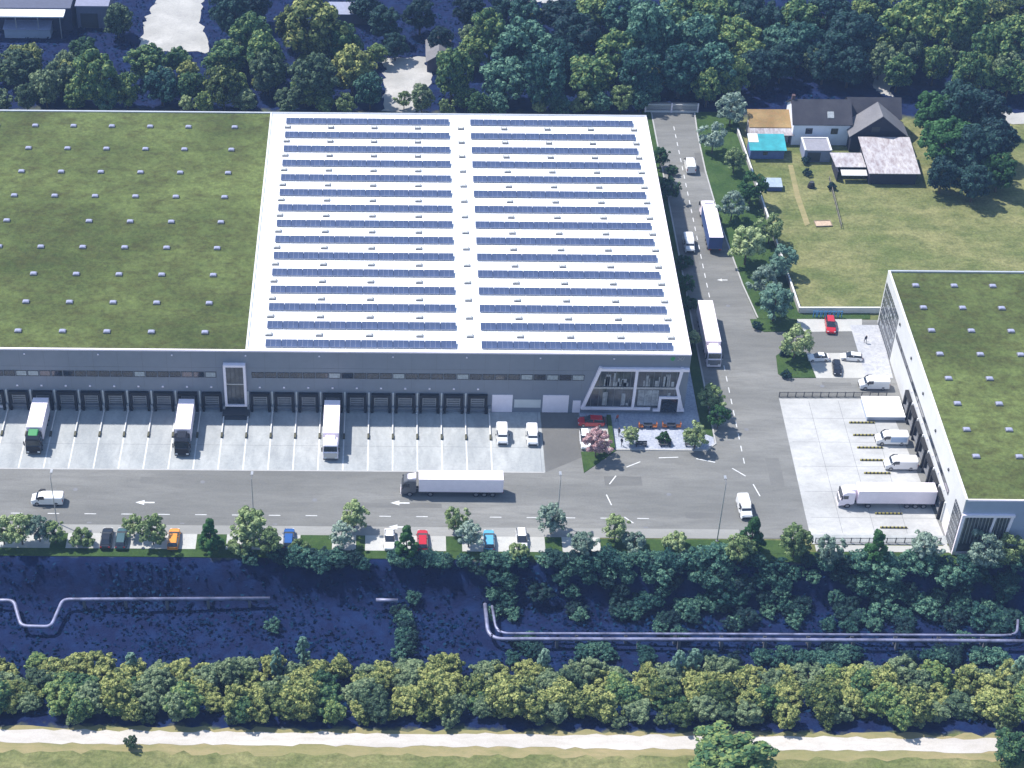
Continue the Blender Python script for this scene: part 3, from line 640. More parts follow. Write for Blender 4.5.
pl_, pr_ = at(837,506), at(932,507); lorry(((pl_.x+pr_.x)/2+.1,(pl_.y+pr_.y)/2+.6,.01), math.pi, 'long white lorry backed up to the right building below the vans', (pr_.x-pl_.x)-3.0, None, 'white','white','mid_grey').scale = (1,.84,.90)
lo.scale = (1,.84,.92)
# vans
van(gp(48,502), math.pi, M['white_van'], 'small white van driving left on the main road at the far left', L_=5.0, H_=1.65)
van(gp(502,438), -math.pi/2, M['white_van'], 'left white van of the two parked in front of the white gates', group='vans parked in front of the white gates', L_=4.2, H_=1.8)
van(gp(532,439), -math.pi/2, M['white_van'], 'right white van of the two parked in front of the white gates', group='vans parked in front of the white gates', L_=4.2, H_=1.8)
van(gp(744,511), -math.pi/2+.05, M['white_van'], 'white van driving down towards the bottom trees near the road junction', L_=4.4, H_=1.9)
van(gp(873,387), math.pi, M['white_van'], 'white van parked between the car court and the low fence', group='vans beside the right building', L_=5.0, H_=1.95)
van(gp(890.5,442), math.pi, M['white_van'], 'white van with pale blue side parked just below the white loading ramp', group='vans beside the right building', L_=5.2, H_=1.95, side=M['pale_blue'])
van(gp(899.5,467), math.pi, M['white_van'], 'all white van parked between the pale blue van and the long lorry', group='vans beside the right building', L_=5.2, H_=1.9)
van(gp(689.5,168), math.pi/2, M['white_van'], 'white van driving away near the far end of the side road', L_=4.8, H_=1.9)
van(gp(688.5,247), -math.pi/2, M['white_van'], 'small white van on the side road beside the blue lorry', L_=4.6, H_=1.9)
# cars in the roadside bays
bays = 'cars parked in the roadside bays'
up = math.pi/2
for px, py, pt, lab, rz, kd in [
  (107,541,'black_paint','black car parked in the roadside bays beside a grey-green car',up,'sedan'),
  (122,541,'teal_paint','dark grey-green car parked right of the black car in the roadside bays',up,'hatch'),
  (174,541.5,'orange_paint','orange car with pale roof parked in the roadside bays',up,'hatch'),
  (289,541.5,'blue_paint','bright blue car parked in the roadside bays beside the tall pale tree',up,'hatch'),
  (389.5,542,'white_van','white car parked left of a dense dark green tree',-up,'sedan'),
  (422.5,543,'red','red car parked right of a dense dark green tree',up,'hatch'),
  (489,543,'sky_paint','light blue car parked in the roadside bays',up,'hatch'),
  (521.5,542,'white_van','white car parked right of the light blue car in the roadside bays',-up,'hatch')]:
    car(gp(px,py), rz, M[pt], lab, bays, kd)
car(gp(591,424), math.pi, M['red'], 'dark red car parked side-on by the foot of the office front', name='parked_car')
car(gp(585,442), -up, M['white_van'], 'white car parked half behind the pink blossoming tree', name='parked_car')
car(gp(830,327.5), -up-.1, M['red'], 'red car parked at the top of the right car court')
car(gp(818,359.5), math.pi+.05, M['white_van'], 'white car on the left of the three in the lower car court', 'cars in the lower car court','sedan',sc=.84)
car(gp(836.5,370), -up-.1, M['black_paint'], 'black car between two white ones in the lower car court', 'cars in the lower car court','hatch',sc=.84)
car(gp(851,359), math.pi-.1, M['white_van'], 'white car with dark windows on the right of the lower car court', 'cars in the lower car court','hatch',sc=.84)

# ================================================================= STREET FURNITURE
def lamp(px, py, hgt, label):
    p = at(px,py); t = empty('street_lamp', (p.x,p.y,0), label, 'street lamp', 'street lamps along the main road')
    g = MB(); g.tube([(0,0,0),(0,0,hgt*.5),(0,0,hgt)], [.10,.08,.05], 8); g.build('pole', M['steel'], t)
    g = MB(); g.tube([(0,0,hgt-.1),(0,.5,hgt+.1),(0,1.0,hgt+.12)], .06, 6); g.build('arm', M['mid_grey'], t)
    g = MB(); g.box(-.18,.8,hgt+.02,.18,1.6,hgt+.16); g.build('lamp_head', M['steel'], t)
    g = MB(); g.cyl((0,0,.06),.25,.12,'z',12); g.build('base', M['mid_grey'], t)
for a_ in [(57,523,9.6,'grey street lamp at the left, beside the driving white van'),(254,524,9.4,'grey street lamp rising above the tall pale tree at the kerb'),(557,524,9.4,'grey street lamp by the dark driveway, above the bottom kerb trees'),(717,541,12,'grey street lamp left of the white van by the junction')]: lamp(*a_)
def fence(p, q, label, name='fence', h=1.1, step=1.3, wall=None, post=M['dark_grey']):
    p = Vector(p); q = Vector(q); L_ = (q-p).length; ang = math.atan2(q.y-p.y, q.x-p.x)
    t = empty(name, (p.x,p.y,0), label, 'fence' if not wall else 'wall', None, ang)
    if wall:
        g = MB(); g.box(0,-.12,0,L_,.12,h); g.build('wall_panel', wall, t); g = MB(); g.box(-.03,-.16,h,L_+.03,.16,h+.08); g.build('coping', M['wall_pale'], t); return t
    g = MB(); g.box(0,-.03,h-.12,L_,.03,h-.04); g.box(0,-.025,.12,L_,.025,.18)
    k = .15
    while k < L_: g.box(k-.012,-.012,.18,k+.012,.012,h-.12); k += .15
    g.build('railing', post, t)
    n = max(2, int(L_/step)); pr = None
    for i in range(n+1):
        x = i*L_/n
        if pr is None: g = MB(); g.box(-.06,-.06,0,.06,.06,h); pr = g.build('post', post, t); o = pr
        else: o = pr.copy(); COL.objects.link(o); o.parent = t
        o.location = (x,0,0)
def xy(x, y): p = at(x,y); return (p.x,p.y)
fence(xy(779,397), xy(886,397), 'low dark railing above the pale yard, from the road to the right building')
fence(xy(815,543), xy(940,543), 'low dark railing along the bottom edge of the pale yard')
fence(xy(799,313), xy(879,313), 'pale low wall along the bottom of the meadow', 'garden_wall', 1.2, wall=M['wall_pale'])
fence(xy(799,313), xy(737,133), 'weathered pale fence wall between the grass verge and the garden', 'garden_wall', 1.1, wall=mat('weathered concrete', (.34,.33,.33), .8, 0, .3, .8))
t = empty('gate', (at(645,112).x, at(645,112).y, 0), 'white sliding gate closing the far end of the side road', 'gate')
g = MB(); g.box(0,-.1,0,10.8,.1,.35); g.box(0,-.06,1.7,10.8,.06,1.85)
k = 0.0
while k < 10.8: g.box(k,-.04,.35,k+.06,.04,1.7); k += .18
g.build('gate_leaf', M['wall_pale'], t)
for x in (0,5.4,10.8): g = MB(); g.box(x-.15,-.15,0,x+.15,.15,2.1); g.build('gate_post', M['white'], t)
g = MB(); g.box(0,1.2,0,10.8,1.4,1.5); g.build('boundary_panel', M['steel'], t)
# blue bicycle rack by the low wall
p = at(813,317.3); t = empty('bicycle_rack', (p.x,p.y,.05), 'blue hoop rack in front of the pale low wall', 'bicycle rack')
for k in range(7):
    g = MB(); g.tube([(k*.75,0,0),(k*.75,0,1.35),(k*.75+.5,0,1.35),(k*.75+.5,0,0)], .09, 6); g.build('hoop', mat('blue steel', (.05,.24,.50), .5), t)
# wheel guides at the docks
proto = None; gi = 0
for k in range(-1, 20):
    x = -59.8+4*k
    lab = 'steel wheel guide between the dock bays, %s from the left edge' % ORD[gi]; gi += 1
    if proto is None:
        t = empty('wheel_guide', (x,0,.01), lab, 'wheel guide', 'wheel guides between the dock bays')
        g = MB(); g.tube([(0,-.9,.0),(0,-.9,.28),(0,-6.2,.28),(0,-6.2,0)], .12, 8); g.build('tube', M['wall_pale'], t)
        g = MB(); g.box(-.16,-7.3,0,.16,-6.25,.35); g.build('end_block', mat('olive guard block', (.075,.072,.04), .7), t)
        g = MB(); g.box(-.2,-.85,0,.2,-.1,1.3); g.build('buffer_post', M['steel'], t)
        proto = t
    else:
        t = copy_tree(proto); t.location = (x,0,.01); t['label'] = lab
proto = None
for i, (x0, y0, x1) in enumerate([(849,423,874),(853,435.5,876),(857,448,878),(860,460.5,886),(864,473.5,887),(875,514,898),(880,528,902)]):
    p = at(x0,y0); q = at(x1,y0)
    lab = ['yellow and black wheel guide nearest the white loading ramp','yellow and black wheel guide beside the pale blue van','dark wheel guide between the two vans below the loading ramp','dark wheel guide left of the all white van','yellow and black wheel guide above the long white lorry','dark wheel guide just below the long white lorry','yellow and black wheel guide nearest the bottom railing'][i]
    t = empty('wheel_guide', (p.x,p.y,.01), lab, 'wheel guide', 'wheel guides in the pale yard')
    L_ = 4.2
    g = MB(); g.box(0,-.09,0,L_,.09,.26); g.build('beam', M['yellow'], t)
    g = MB()
    for k in range(7): g.box(.25+k*.6,-.1,.0,.5+k*.6,.1,.27)
    g.build('stripe', M['dark'], t)
# benches, chairs on the patio
def z1(x, y): return at(570+x/6.83, 350+y/6.83)
def bench(p, label, rz=0):
    t = empty('park_bench', (p.x,p.y,.01), label, 'bench', 'dark benches on the patio', rz)
    g = MB()
    for k in range(3): g.box(-.95,-.25+k*.18,.42,.95,-.11+k*.18,.47)
    g.build('seat', M['dark_grey'], t)
    g = MB(); g.box(-.95,.27,.5,.95,.31,.9); g.build('backrest', M['dark_grey'], t)
    for s in (-1,1): g = MB(); g.box(s*.75-.04,-.24,0,s*.75+.04,.28,.42); g.build('leg', M['dark'], t)
for (x,y), lab in [((485,657),'dark bench below the left patio tree'),((650,657),'dark bench below the middle patio tree'),((822,657),'dark bench below the right patio tree')]: bench(z1(x,y), lab)
def table(p, label):
    t = empty('cafe_table', (p.x,p.y,.01), label, 'table', 'dark tables on the patio')
    g = MB(); g.box(-.7,-.38,.70,.7,.38,.75); g.build('tabletop', M['dark_grey'], t)
    for s in (-1,1): g = MB(); g.box(s*.5-.04,-.3,0,s*.5+.04,.3,.70); g.build('leg', M['dark'], t)
table(z1(530,530),'dark table between the left pair of orange chairs'); table(z1(690,530),'dark table right of the middle patio tree')
def chair(p, rz, label):
    t = empty('armchair', (p.x,p.y,.01), label, 'chair', 'orange chairs on the patio', rz)
    g = MB(); g.box(-.35,-.35,.3,.35,.35,.48); g.build('seat', M['orange'], t, bevel=.04)
    g = MB(); g.box(-.42,-.38,.3,-.30,.38,1.1); g.build('backrest', M['orange'], t, bevel=.03)
    for x in (-.3,.3):
        for y in (-.3,.3): g = MB(); g.tube([(x,y,0),(x*.9,y*.9,.32)], .025, 6); g.build('leg', M['dark'], t)
for (x,y), rz, lab in [((484,530),0,'orange chair left of the left dark table'),((575,530),math.pi,'orange chair right of the left dark table'),((645,528),0,'orange chair left of the right dark table'),((738,530),math.pi,'orange chair right of the right dark table')]: chair(z1(x,y), rz, lab)
# people
PM = {}
def person(loc, label, coat, trousers, rz=0, stride=.18):
    key = 'person_mesh_%0.2f' % stride
    if key not in PM:
        me = bpy.data.meshes.new('person')
        V = [(0,0,.95),(0,0,1.15),(0,.0,1.38),(0,0,1.50),(0,.01,1.56),(0,.01,1.68),
             (-.10,0,.92),(-.11,stride,.50),(-.11,stride*.9-.05,.07),(-.11,stride*.9+.10,.04),(.10,0,.92),(.11,-stride*.5,.50),(.11,-stride*1.3,.10),(.11,-stride*1.3+.14,.04),
             (-.19,0,1.40),(-.24,-.04,1.13),(-.25,.08,.90),(-.25,.12,.80),(.19,0,1.40),(.24,.04,1.13),(.25,.02,.90),(.25,.04,.80)]
        E_ = [(0,1),(1,2),(2,3),(3,4),(4,5),(0,6),(6,7),(7,8),(8,9),(0,10),(10,11),(11,12),(12,13),(2,14),(14,15),(15,16),(16,17),(2,18),(18,19),(19,20),(20,21)]
        Rr = [.16,.14,.17,.06,.09,.10,.10,.07,.045,.04,.10,.07,.045,.04,.07,.05,.035,.035,.07,.05,.035,.035]
        me.from_pydata(V, E_, []); o = bpy.data.objects.new('tmp', me); COL.objects.link(o)
        o.modifiers.new('s','SKIN'); sk = me.skin_vertices[0].data
        for i, r in enumerate(Rr): sk[i].radius = (r, r*.8)
        sk[0].use_root = True
        s2 = o.modifiers.new('u','SUBSURF'); s2.levels = 2; s2.render_levels = 2
        bpy.context.view_layer.update(); ev = o.evaluated_get(bpy.context.evaluated_depsgraph_get()); nm = bpy.data.meshes.new_from_object(ev)
        bpy.data.objects.remove(o); PM[key] = nm
    nm = PM[key].copy(); nm.materials.clear()
    skin = M.get('skin') or M.setdefault('skin', mat('skin', (.45,.27,.19), .6)); hair = M.get('hair') or M.setdefault('hair', mat('dark hair', (.03,.02,.015), .8))
    for m_ in (skin, coat, trousers, hair, M['dark']): nm.materials.append(m_)
    for p in nm.polygons:
        z = p.center.z; p.use_smooth = True
        p.material_index = 3 if z > 1.70 or (z > 1.58 and p.center.y < -.02) else 0 if z > 1.50 or (z < .88 and abs(p.center.x) > .21) else 1 if z > .93 or abs(p.center.x) > .2 else 4 if z < .08 else 2
    o = bpy.data.objects.new('person', nm); COL.objects.link(o); o.location = loc; o.rotation_euler = (0,0,rz); tag(o, label, 'person'); return o
coatr = mat('rust jacket', (.35,.07,.04), .8); coatd = mat('dark navy jacket', (.02,.025,.05), .8); tr = mat('dark trousers', (.03,.035,.06), .8)
person((*z1(320,492)[:2],.01), 'person in a rust red jacket walking on the patio near the hedge', coatr, tr, .6)
person((*z1(332,585)[:2],.01), 'person in dark clothes walking at the left edge of the patio', coatd, tr, 2.4)
person((*z1(350,655)[:2],.01), 'person in dark clothes near the lower left corner of the patio', coatd, M['mid_grey'], -.8)
person((*at(865,343)[:2],.01), 'person in dark clothes walking on the speckled terrace by the right building', coatd, tr, .3)

# ================================================================= PIPES IN THE RAVINE
PZ = -3.2
def pipe(pts, label, r=.29):
    q = [at(x,y,PZ) for x, y in pts]
    # round the bends
    out = [q[0]]
    for i in range(1, len(q)-1):
        a0 = q[i]+(q[i-1]-q[i]).normalized()*1.0; a1 = q[i]+(q[i+1]-q[i]).normalized()*1.0
        for k in range(5):
            t_ = k/4; out.append(a0*(1-t_)**2+q[i]*2*t_*(1-t_)+a1*t_*t_)
    out.append(q[-1])
    base = (q[0].x,q[0].y,zg(q[0].y))
    t = empty('heating_pipe', base, label, 'pipe', 'insulated pipes through the ravine')
    g = MB(); g.tube(out, r, 10); g.build('pipe', M['pipe'], t, base, smooth=True)
    for i in range(len(q)-1):
        L_ = (q[i+1]-q[i]).length; n = int(L_/6)
        for k in range(n):
            p = q[i].lerp(q[i+1], (k+.5)/n); g = MB(); z0 = zg(p.y)-.5
            g.box(p.x-.2,p.y-.3,z0,p.x+.2,p.y+.3,PZ-r+.05); g.build('support', M['mid_grey'], t, base)
    return t
M['pipe'] = mat('dull aluminium pipe cladding', (.20,.21,.32), .5, .3, .55, .5)
pipe([(-25,600),(14,600.5),(21,626),(51,627),(63,599.5),(270,598.5)], 'pale pipe with a square bend loop crossing the left of the ravine')
pipe([(376,600),(398,600.5)], 'short stretch of pale pipe showing between the ravine bushes', .3)
pipe([(485,604),(488,633),(496,639),(700,639.5),(1008,641),(1040,641.5)], 'lower pipe of the pair crossing the right of the ravine')
pipe([(492,606),(496,629),(503,633.5),(700,634),(1005,635.5),(1017,634),(1018,620)], 'upper thinner pipe of the pair crossing the right of the ravine', .2)

# ================================================================= HOUSES
slate = ground_mat('slate tiles', [(.045,.045,.058),(.065,.065,.078),(.035,.035,.045)], .3, 2.5, .2, .8, .03, .5)
slate2 = ground_mat('grey slate tiles', [(.16,.155,.165),(.20,.195,.205),(.11,.11,.12)], .3, 2.5, .2, .8, .03, .5)
fibre = ground_mat('weathered fibre cement sheets', [(.42,.40,.42),(.52,.50,.51),(.17,.11,.11)], .35, 1.1, .2, .85, .04, .8, (1.5,.6,1))
plaster = mat('white plaster', (.74,.77,.86), .8, 0, .06, .6)
def gable(o, nm, x0, y0, x1, y1, ze, zr, roofm, wallm, ridge='x', over=.35, z0=0):
    w_ = MB()
    if ridge == 'x':
        ym = (y0+y1)/2; w_.box(x0,y0,z0,x1,y1,ze)
        w_.add([(x0,y0,ze),(x0,y1,ze),(x0,ym,zr-.15),(x1,y0,ze),(x1,y1,ze),(x1,ym,zr-.15)], [(0,2,1),(3,4,5),(0,3,5,2),(1,2,5,4)])
        w_.build('wall', wallm, o)
        r = MB(); s = (zr-ze)/(ym-y0)
        for sg, ye in ((-1,y0-over),(1,y1+over)):
            zz = ze-over*s; r.add([(x0-over,ye,zz),(x1+over,ye,zz),(x1+over,ym,zr),(x0-over,ym,zr),(x0-over,ye,zz+.14),(x1+over,ye,zz+.14),(x1+over,ym,zr+.14),(x0-over,ym,zr+.14)], [(0,1,2,3),(4,5,6,7),(0,1,5,4),(1,2,6,5),(3,0,4,7)])
    else:
        xm = (x0+x1)/2; w_.box(x0,y0,z0,x1,y1,ze)
        w_.add([(x0,y0,ze),(x1,y0,ze),(xm,y0,zr-.15),(x0,y1,ze),(x1,y1,ze),(xm,y1,zr-.15)], [(0,1,2),(3,5,4),(0,2,5,3),(1,4,5,2)])
        w_.build('wall', wallm, o)
        r = MB(); s = (zr-ze)/(xm-x0)
        for xe in (x0-over, x1+over):
            zz = ze-over*s; r.add([(xe,y0-over,zz),(xe,y1+over,zz),(xm,y1+over,zr),(xm,y0-over,zr),(xe,y0-over,zz+.14),(xe,y1+over,zz+.14),(xm,y1+over,zr+.14),(xm,y0-over,zr+.14)], [(0,1,2,3),(4,5,6,7),(0,1,5,4),(1,2,6,5),(3,0,4,7)])
    return r.build(nm, roofm, o)
# farmhouse: long white wing with slate roof, and dark gabled wing
h1 = empty('house', (79.8,84.3,0), 'white plastered house with dark slate roof and two small windows', 'house')
rf = gable(h1, 'roof', 0,0,11.3,8.3,5.0,8.0,slate,plaster)
g = MB(); g.box(-.2,4.1,7.0,.4,4.8,8.9); g.build('chimney', mat('dark brick', (.10,.06,.06), .9), rf)
g = MB(); g.add([(6.7,.8,5.70),(8.0,.8,5.70),(8.0,1.9,6.50),(6.7,1.9,6.50),(6.7,.8,5.86),(8.0,.8,5.86),(8.0,1.9,6.66),(6.7,1.9,6.66)], [(0,1,2,3),(4,5,6,7),(0,1,5,4),(1,2,6,5),(2,3,7,6),(3,0,4,7)]); g.build('skylight', M['glass_light'], rf)
for x in (2.5, 7.6):
    g = MB(); g.box(x,-.04,2.6,x+1.4,-.005,3.9); wn = g.build('window', M['dark_grey'], h1); g = MB(); g.box(x+.1,-.05,2.7,x+1.3,-.042,3.8); g.build('pane', M['glass'], wn)
h2 = empty('house', (91.0,81.9,0), 'dark gabled house with grey slate roof facing the camera', 'house')
darkwood = mat('dark timber gable', (.02,.022,.04), .8)
gable(h2, 'roof', 0,0,10.8,4.6,4.0,8.4,slate2,darkwood,'y',.5)
gable(h2, 'rear_roof', .2,5.2,10.6,11.2,4.8,7.6,slate,darkwood,'x',.3)
g = MB(); g.box(3.8,-.05,4.6,5.4,-.005,5.8); g.build('shutter', M['dark_grey'], h2)
b1 = empty('barn', (92.4,69.8,0), 'low barn with broad weathered pale roof stained reddish brown', 'barn')
g = MB(); g.box(.3,.3,0,9.4,10.2,2.4); g.build('wall', darkwood, b1)
g = MB(); v = [(0,0,2.5),(10.0,0,2.5),(9.8,10.9,4.1),(-.4,10.9,4.1)]
g.add([(x,y,z) for x,y,z in v]+[(x,y,z+.15) for x,y,z in v], [(0,1,2,3),(4,5,6,7),(0,1,5,4),(1,2,6,5),(2,3,7,6),(3,0,4,7)]); g.build('roof', fibre, b1)
b2 = empty('shed', (86.5,70.7,0), 'open lean-to shed with pale sheet roof left of the barn', 'shed')
g = MB(); g.box(.1,3.6,0,5.9,5.6,2.0); g.box(.1,.3,0,.3,3.6,2.2); g.build('wall', darkwood, b2)
g = MB(); v = [(0,1.9,2.2),(5.9,1.9,2.2),(5.6,6.0,2.9),(-.6,6.0,2.9)]; g.add(v+[(x,y,z+.12) for x,y,z in v], [(0,1,2,3),(4,5,6,7),(0,1,5,4),(1,2,6,5),(2,3,7,6),(3,0,4,7)]); g.build('roof', fibre, b2)
g = MB(); v = [(.9,0,1.5),(5.9,0,1.5),(5.9,1.6,1.8),(.9,1.6,1.8)]; g.add(v+[(x,y,z+.1) for x,y,z in v], [(0,1,2,3),(4,5,6,7),(0,1,5,4),(1,2,6,5),(2,3,7,6),(3,0,4,7)]); g.build('lower_roof', M['wall_pale'], b2)
b3 = empty('garage', (81.3,78.0,0), 'small grey flat-roofed garage in front of the white house', 'garage')
g = MB(); g.box(0,0,0,5.2,4.6,2.6); g.build('wall', mat('blue grey render', (.22,.25,.36), .8), b3)
g = MB(); g.box(-.1,-.1,2.6,.25,4.7,2.85); g.box(4.95,-.1,2.6,5.3,4.7,2.85); g.box(.25,4.4,2.6,4.95,4.7,2.85); g.box(.25,-.1,2.6,4.95,4.4,2.7,1); g.build('roof', [M['wall_pale'], mat('grey roofing felt', (.25,.25,.29), .85)], b3)
g = MB(); g.box(.6,-.05,.1,3.2,-.005,2.2); g.build('gate', M['dark_grey'], b3)
b4 = empty('shed', (70.5,78.8,0), 'blue garden shed with turquoise roof', 'shed')
turq = mat('turquoise tarpaulin', (.035,.30,.34), .5, 0, .25, .5); g = MB(); g.box(.3,.2,0,7.0,4.2,2.3); g.build('wall', mat('blue painted boards', (.10,.15,.34), .7), b4)
g = MB(); v = [(0,-.4,2.2),(7.3,-.4,2.2),(7.3,4.4,3.1),(0,4.4,3.1)]; g.add(v+[(x,y,z+.1) for x,y,z in v], [(0,1,2,3),(4,5,6,7),(0,1,5,4),(1,2,6,5),(2,3,7,6),(3,0,4,7)]); g.build('roof', turq, b4)
g = MB(); v = [(0,1.9,2.76),(2.0,1.9,2.76),(2.0,4.4,3.22),(0,4.4,3.22)]; g.add(v+[(x,y,z+.04) for x,y,z in v], [(0,1,2,3),(4,5,6,7),(0,1,5,4),(1,2,6,5),(2,3,7,6),(3,0,4,7)]); g.build('roof_sheet', M['wall_pale'], b4)
g = MB(); g.box(2.8,.15,.9,3.7,.195,1.6); g.build('window', M['glass'], b4)
b5 = empty('barn', (71.3,84.9,0), 'small outbuilding with rusty orange-brown roof beside the white house', 'barn')
g = MB(); g.box(.2,.2,0,8.0,4.8,2.7); g.build('wall', fibre, b5)
g = MB(); v = [(0,.9,3.0),(8.9,.9,3.0),(8.9,5.6,4.4),(0,5.6,4.4)]; g.add(v+[(x,y,z+.1) for x,y,z in v], [(0,1,2,3),(4,5,6,7),(0,1,5,4),(1,2,6,5),(2,3,7,6),(3,0,4,7)])
g.build('roof', ground_mat('rusty mossy roof', [(.26,.16,.07),(.36,.24,.11),(.14,.13,.05)], .3, 1.2, .4, .9, .06, .6), b5)
g = MB(); v = [(0,-.8,2.2),(8.9,-.8,2.2),(8.9,.8,2.9),(0,.8,2.9)]; g.add(v+[(x,y,z+.08) for x,y,z in v], [(0,1,2,3),(4,5,6,7),(0,1,5,4),(1,2,6,5),(2,3,7,6),(3,0,4,7)]); g.build('lower_roof', fibre, b5)
b6 = empty('garden_frame', (72.2,67.4,0), 'small pale blue glass cold frame standing on the garden lawn', 'cold frame')
g = MB(); g.box(0,0,0,3.2,2.4,.9); g.build('box', mat('blue boards', (.06,.10,.26), .8), b6)
g = MB(); v = [(-.05,-.05,.9),(3.25,-.05,.9),(3.25,2.45,1.4),(-.05,2.45,1.4)]; g.add(v+[(x,y,z+.06) for x,y,z in v], [(0,1,2,3),(4,5,6,7),(0,1,5,4),(1,2,6,5),(2,3,7,6),(3,0,4,7)]); g.build('lid', mat('pale glass lid', (.35,.42,.50), .2), b6)
# sandpit, kettle, garden fence
p = at(816,227); t = empty('sandpit', (p.x,p.y,0), 'sandy rectangular pit framed by boards on the garden lawn', 'sandpit', rz=.08)
g = MB(); g.box(0,0,0,3.2,.12,.2); g.box(0,1.8,0,3.2,1.92,.2); g.box(0,.12,0,.12,1.8,.2); g.box(3.08,.12,0,3.2,1.8,.2); g.build('frame', mat('weathered boards', (.25,.2,.15), .9), t)
g = MB(); g.box(.12,.12,0,3.08,1.8,.1); g.build('sand', mat('sand', (.48,.36,.26), .95, 0, .2, 2), t)
p = at(811,187); t = empty('compost_bin', (p.x,p.y,0), 'black domed compost bin on the garden lawn', 'compost bin')
g = MB(); g.tube([(0,0,0),(0,0,.8),(0,0,1.1)], [.75,.6,.42], 14); g.build('bin', M['dark'], t); g = MB(); g.cyl((0,0,1.14),.45,.1,'z',14); g.build('lid', M['dark_grey'], t)
fence(xy(829,180), xy(841,228), 'low wooden garden fence between the lawn and the meadow', 'fence', .9, 2.0, post=mat('grey wood', (.24,.22,.19), .9))
# top-left industrial sheds
t = empty('warehouse', (at(-10,40).x, at(0,42).y,0), 'dark hall with a long white canopy roof in the top left corner', 'warehouse')
g = MB(); g.box(0,5,0,17.5,14,5.5); g.build('wall', mat('dark blue cladding', (.03,.035,.075), .7), t)
g = MB(); g.box(-1,1.6,5.1,16.4,5.2,5.4); g.build('canopy', M['white_roof'], t)
g = MB(); g.box(0,4.9,5.5,17.5,14.1,5.7); g.build('roof', mat('blue grey roofing', (.08,.09,.14), .8), t)
for k in range(4): g = MB(); g.box(1+k*4.8,1.8,0,1.2+k*4.8,2.0,5.1); g.build('post', M['steel'], t)
t = empty('shed', (at(5,38).x, at(5,38).y,0), 'low grey shed below the white canopy in the top left corner', 'shed')
g = MB(); g.box(0,0,0,10,5,2.2); g.build('wall', M['wall_blue'], t); g = MB(); v = [(-.2,-.3,2.2),(10.2,-.3,2.2),(10.2,5.2,2.9),(-.2,5.2,2.9)]; g.add(v+[(x,y,z+.1) for x,y,z in v], [(0,1,2,3),(4,5,6,7),(0,1,5,4),(1,2,6,5),(2,3,7,6),(3,0,4,7)]); g.build('roof', mat('lilac grey sheet roof', (.25,.27,.40), .6), t)
t = empty('shed', (at(78,28).x, at(78,28).y,0), 'tall narrow grey hall beside the pale track at the top left', 'shed')
g = MB(); g.box(0,0,0,7,9,5.2); g.build('wall', mat('grey blue cladding', (.13,.14,.21), .7), t); g = MB(); g.box(-.2,-.2,5.2,7.2,9.2,5.5); g.build('roof', mat('pale lilac roof', (.20,.21,.30), .7), t); g = MB(); g.box(.8,-.06,.1,4.6,-.01,3.6); g.build('gate', M['dark_grey'], t)
t = empty('shed', (at(427,76).x, at(427,72).y,0), 'small shed with grey pitched roof beside the pale plot behind the warehouse', 'shed')
gable(t, 'roof', 0,0,5.0,9.0,2.6,4.2,slate2,mat('shed boards', (.05,.05,.08), .8),'y',.3)
t = empty('shed', (at(330,24).x, at(330,24).y,0), 'small pale-roofed shed hidden among the trees behind the warehouse', 'shed')
gable(t, 'roof', 0,0,8.0,5.0,2.6,4.0,mat('pale blue sheets', (.32,.35,.48), .6),mat('shed boards pale', (.10,.10,.14), .8),'x',.3)

# ================================================================= TREES
def crown_mesh(name, R_, Hc, zc, clumps, per, leaf, seed, shape='round', flat=1.0):
    """leaf quads spread over many small clumps filling an uneven crown"""
    r = np.random.RandomState(seed); cs = []
    for i in range(clumps):
        d = r.normal(size=3); d /= np.linalg.norm(d); rad = r.uniform(.45,1.0)**.6
        if shape == 'cone':
            z = r.uniform(-1,1); wr = (1-z)/2*.95+.08; a = r.uniform(0,6.283); q = np.array([math.cos(a)*wr*r.uniform(.5,1), math.sin(a)*wr*r.uniform(.5,1), z])
        elif shape == 'column':
            z = r.uniform(-1,1); wr = .75*math.sqrt(max(0,1-abs(z)**3))+.1; a = r.uniform(0,6.283); q = np.array([math.cos(a)*wr*r.uniform(.4,1), math.sin(a)*wr*r.uniform(.4,1), z])
        else:
            q = d*rad; lump = 1+.22*math.sin(3*math.atan2(d[1],d[0])+seed)+.12*math.sin(5*d[2]+seed*2); q[:2] *= lump
            if q[2] < -.55: q[2] = -.55+r.uniform(-.1,.1)
        cr = (.14+.13*r.rand())*(1.0 if shape == 'round' else .85)
        cs.append((q, cr))
    V = []; Fc = []; k = 0
    for q, cr in cs:
        n = per
        d = r.normal(size=(n,3)); d /= np.linalg.norm(d,axis=1)[:,None]
        rad = cr*r.uniform(.75,1.08,size=(n,1)); d[:,2] = np.where(d[:,2] < -.35, -d[:,2], d[:,2])
        c = q[None,:]+d*rad
        c = c*np.array([R_,R_,Hc/2])+np.array([0,0,zc])
        nn = d+r.normal(size=(n,3))*.30; nn[:,2] += .05; nn /= np.linalg.norm(nn,axis=1)[:,None]
        u = np.cross(nn, r.normal(size=(n,3))); u /= np.linalg.norm(u,axis=1)[:,None]; w2 = np.cross(nn,u)
        s = leaf*r.uniform(.6,1.25,size=(n,1))
        quad = np.stack([c-u*s-w2*s*.7, c+u*s-w2*s*.55, c+u*s*.8+w2*s*.7, c-u*s*.7+w2*s*.6],1)
        V.append(quad.reshape(-1,3))
    V = np.concatenate(V); nq = len(V)//4
    me = bpy.data.meshes.new(name); me.vertices.add(len(V)); me.vertices.foreach_set('co', V.astype(np.float32).ravel())
    me.loops.add(nq*4); me.polygons.add(nq); me.loops.foreach_set('vertex_index', np.arange(nq*4,dtype=np.int32)); me.polygons.foreach_set('loop_start', np.arange(0,nq*4,4,dtype=np.int32))
    me.update(calc_edges=True); return me
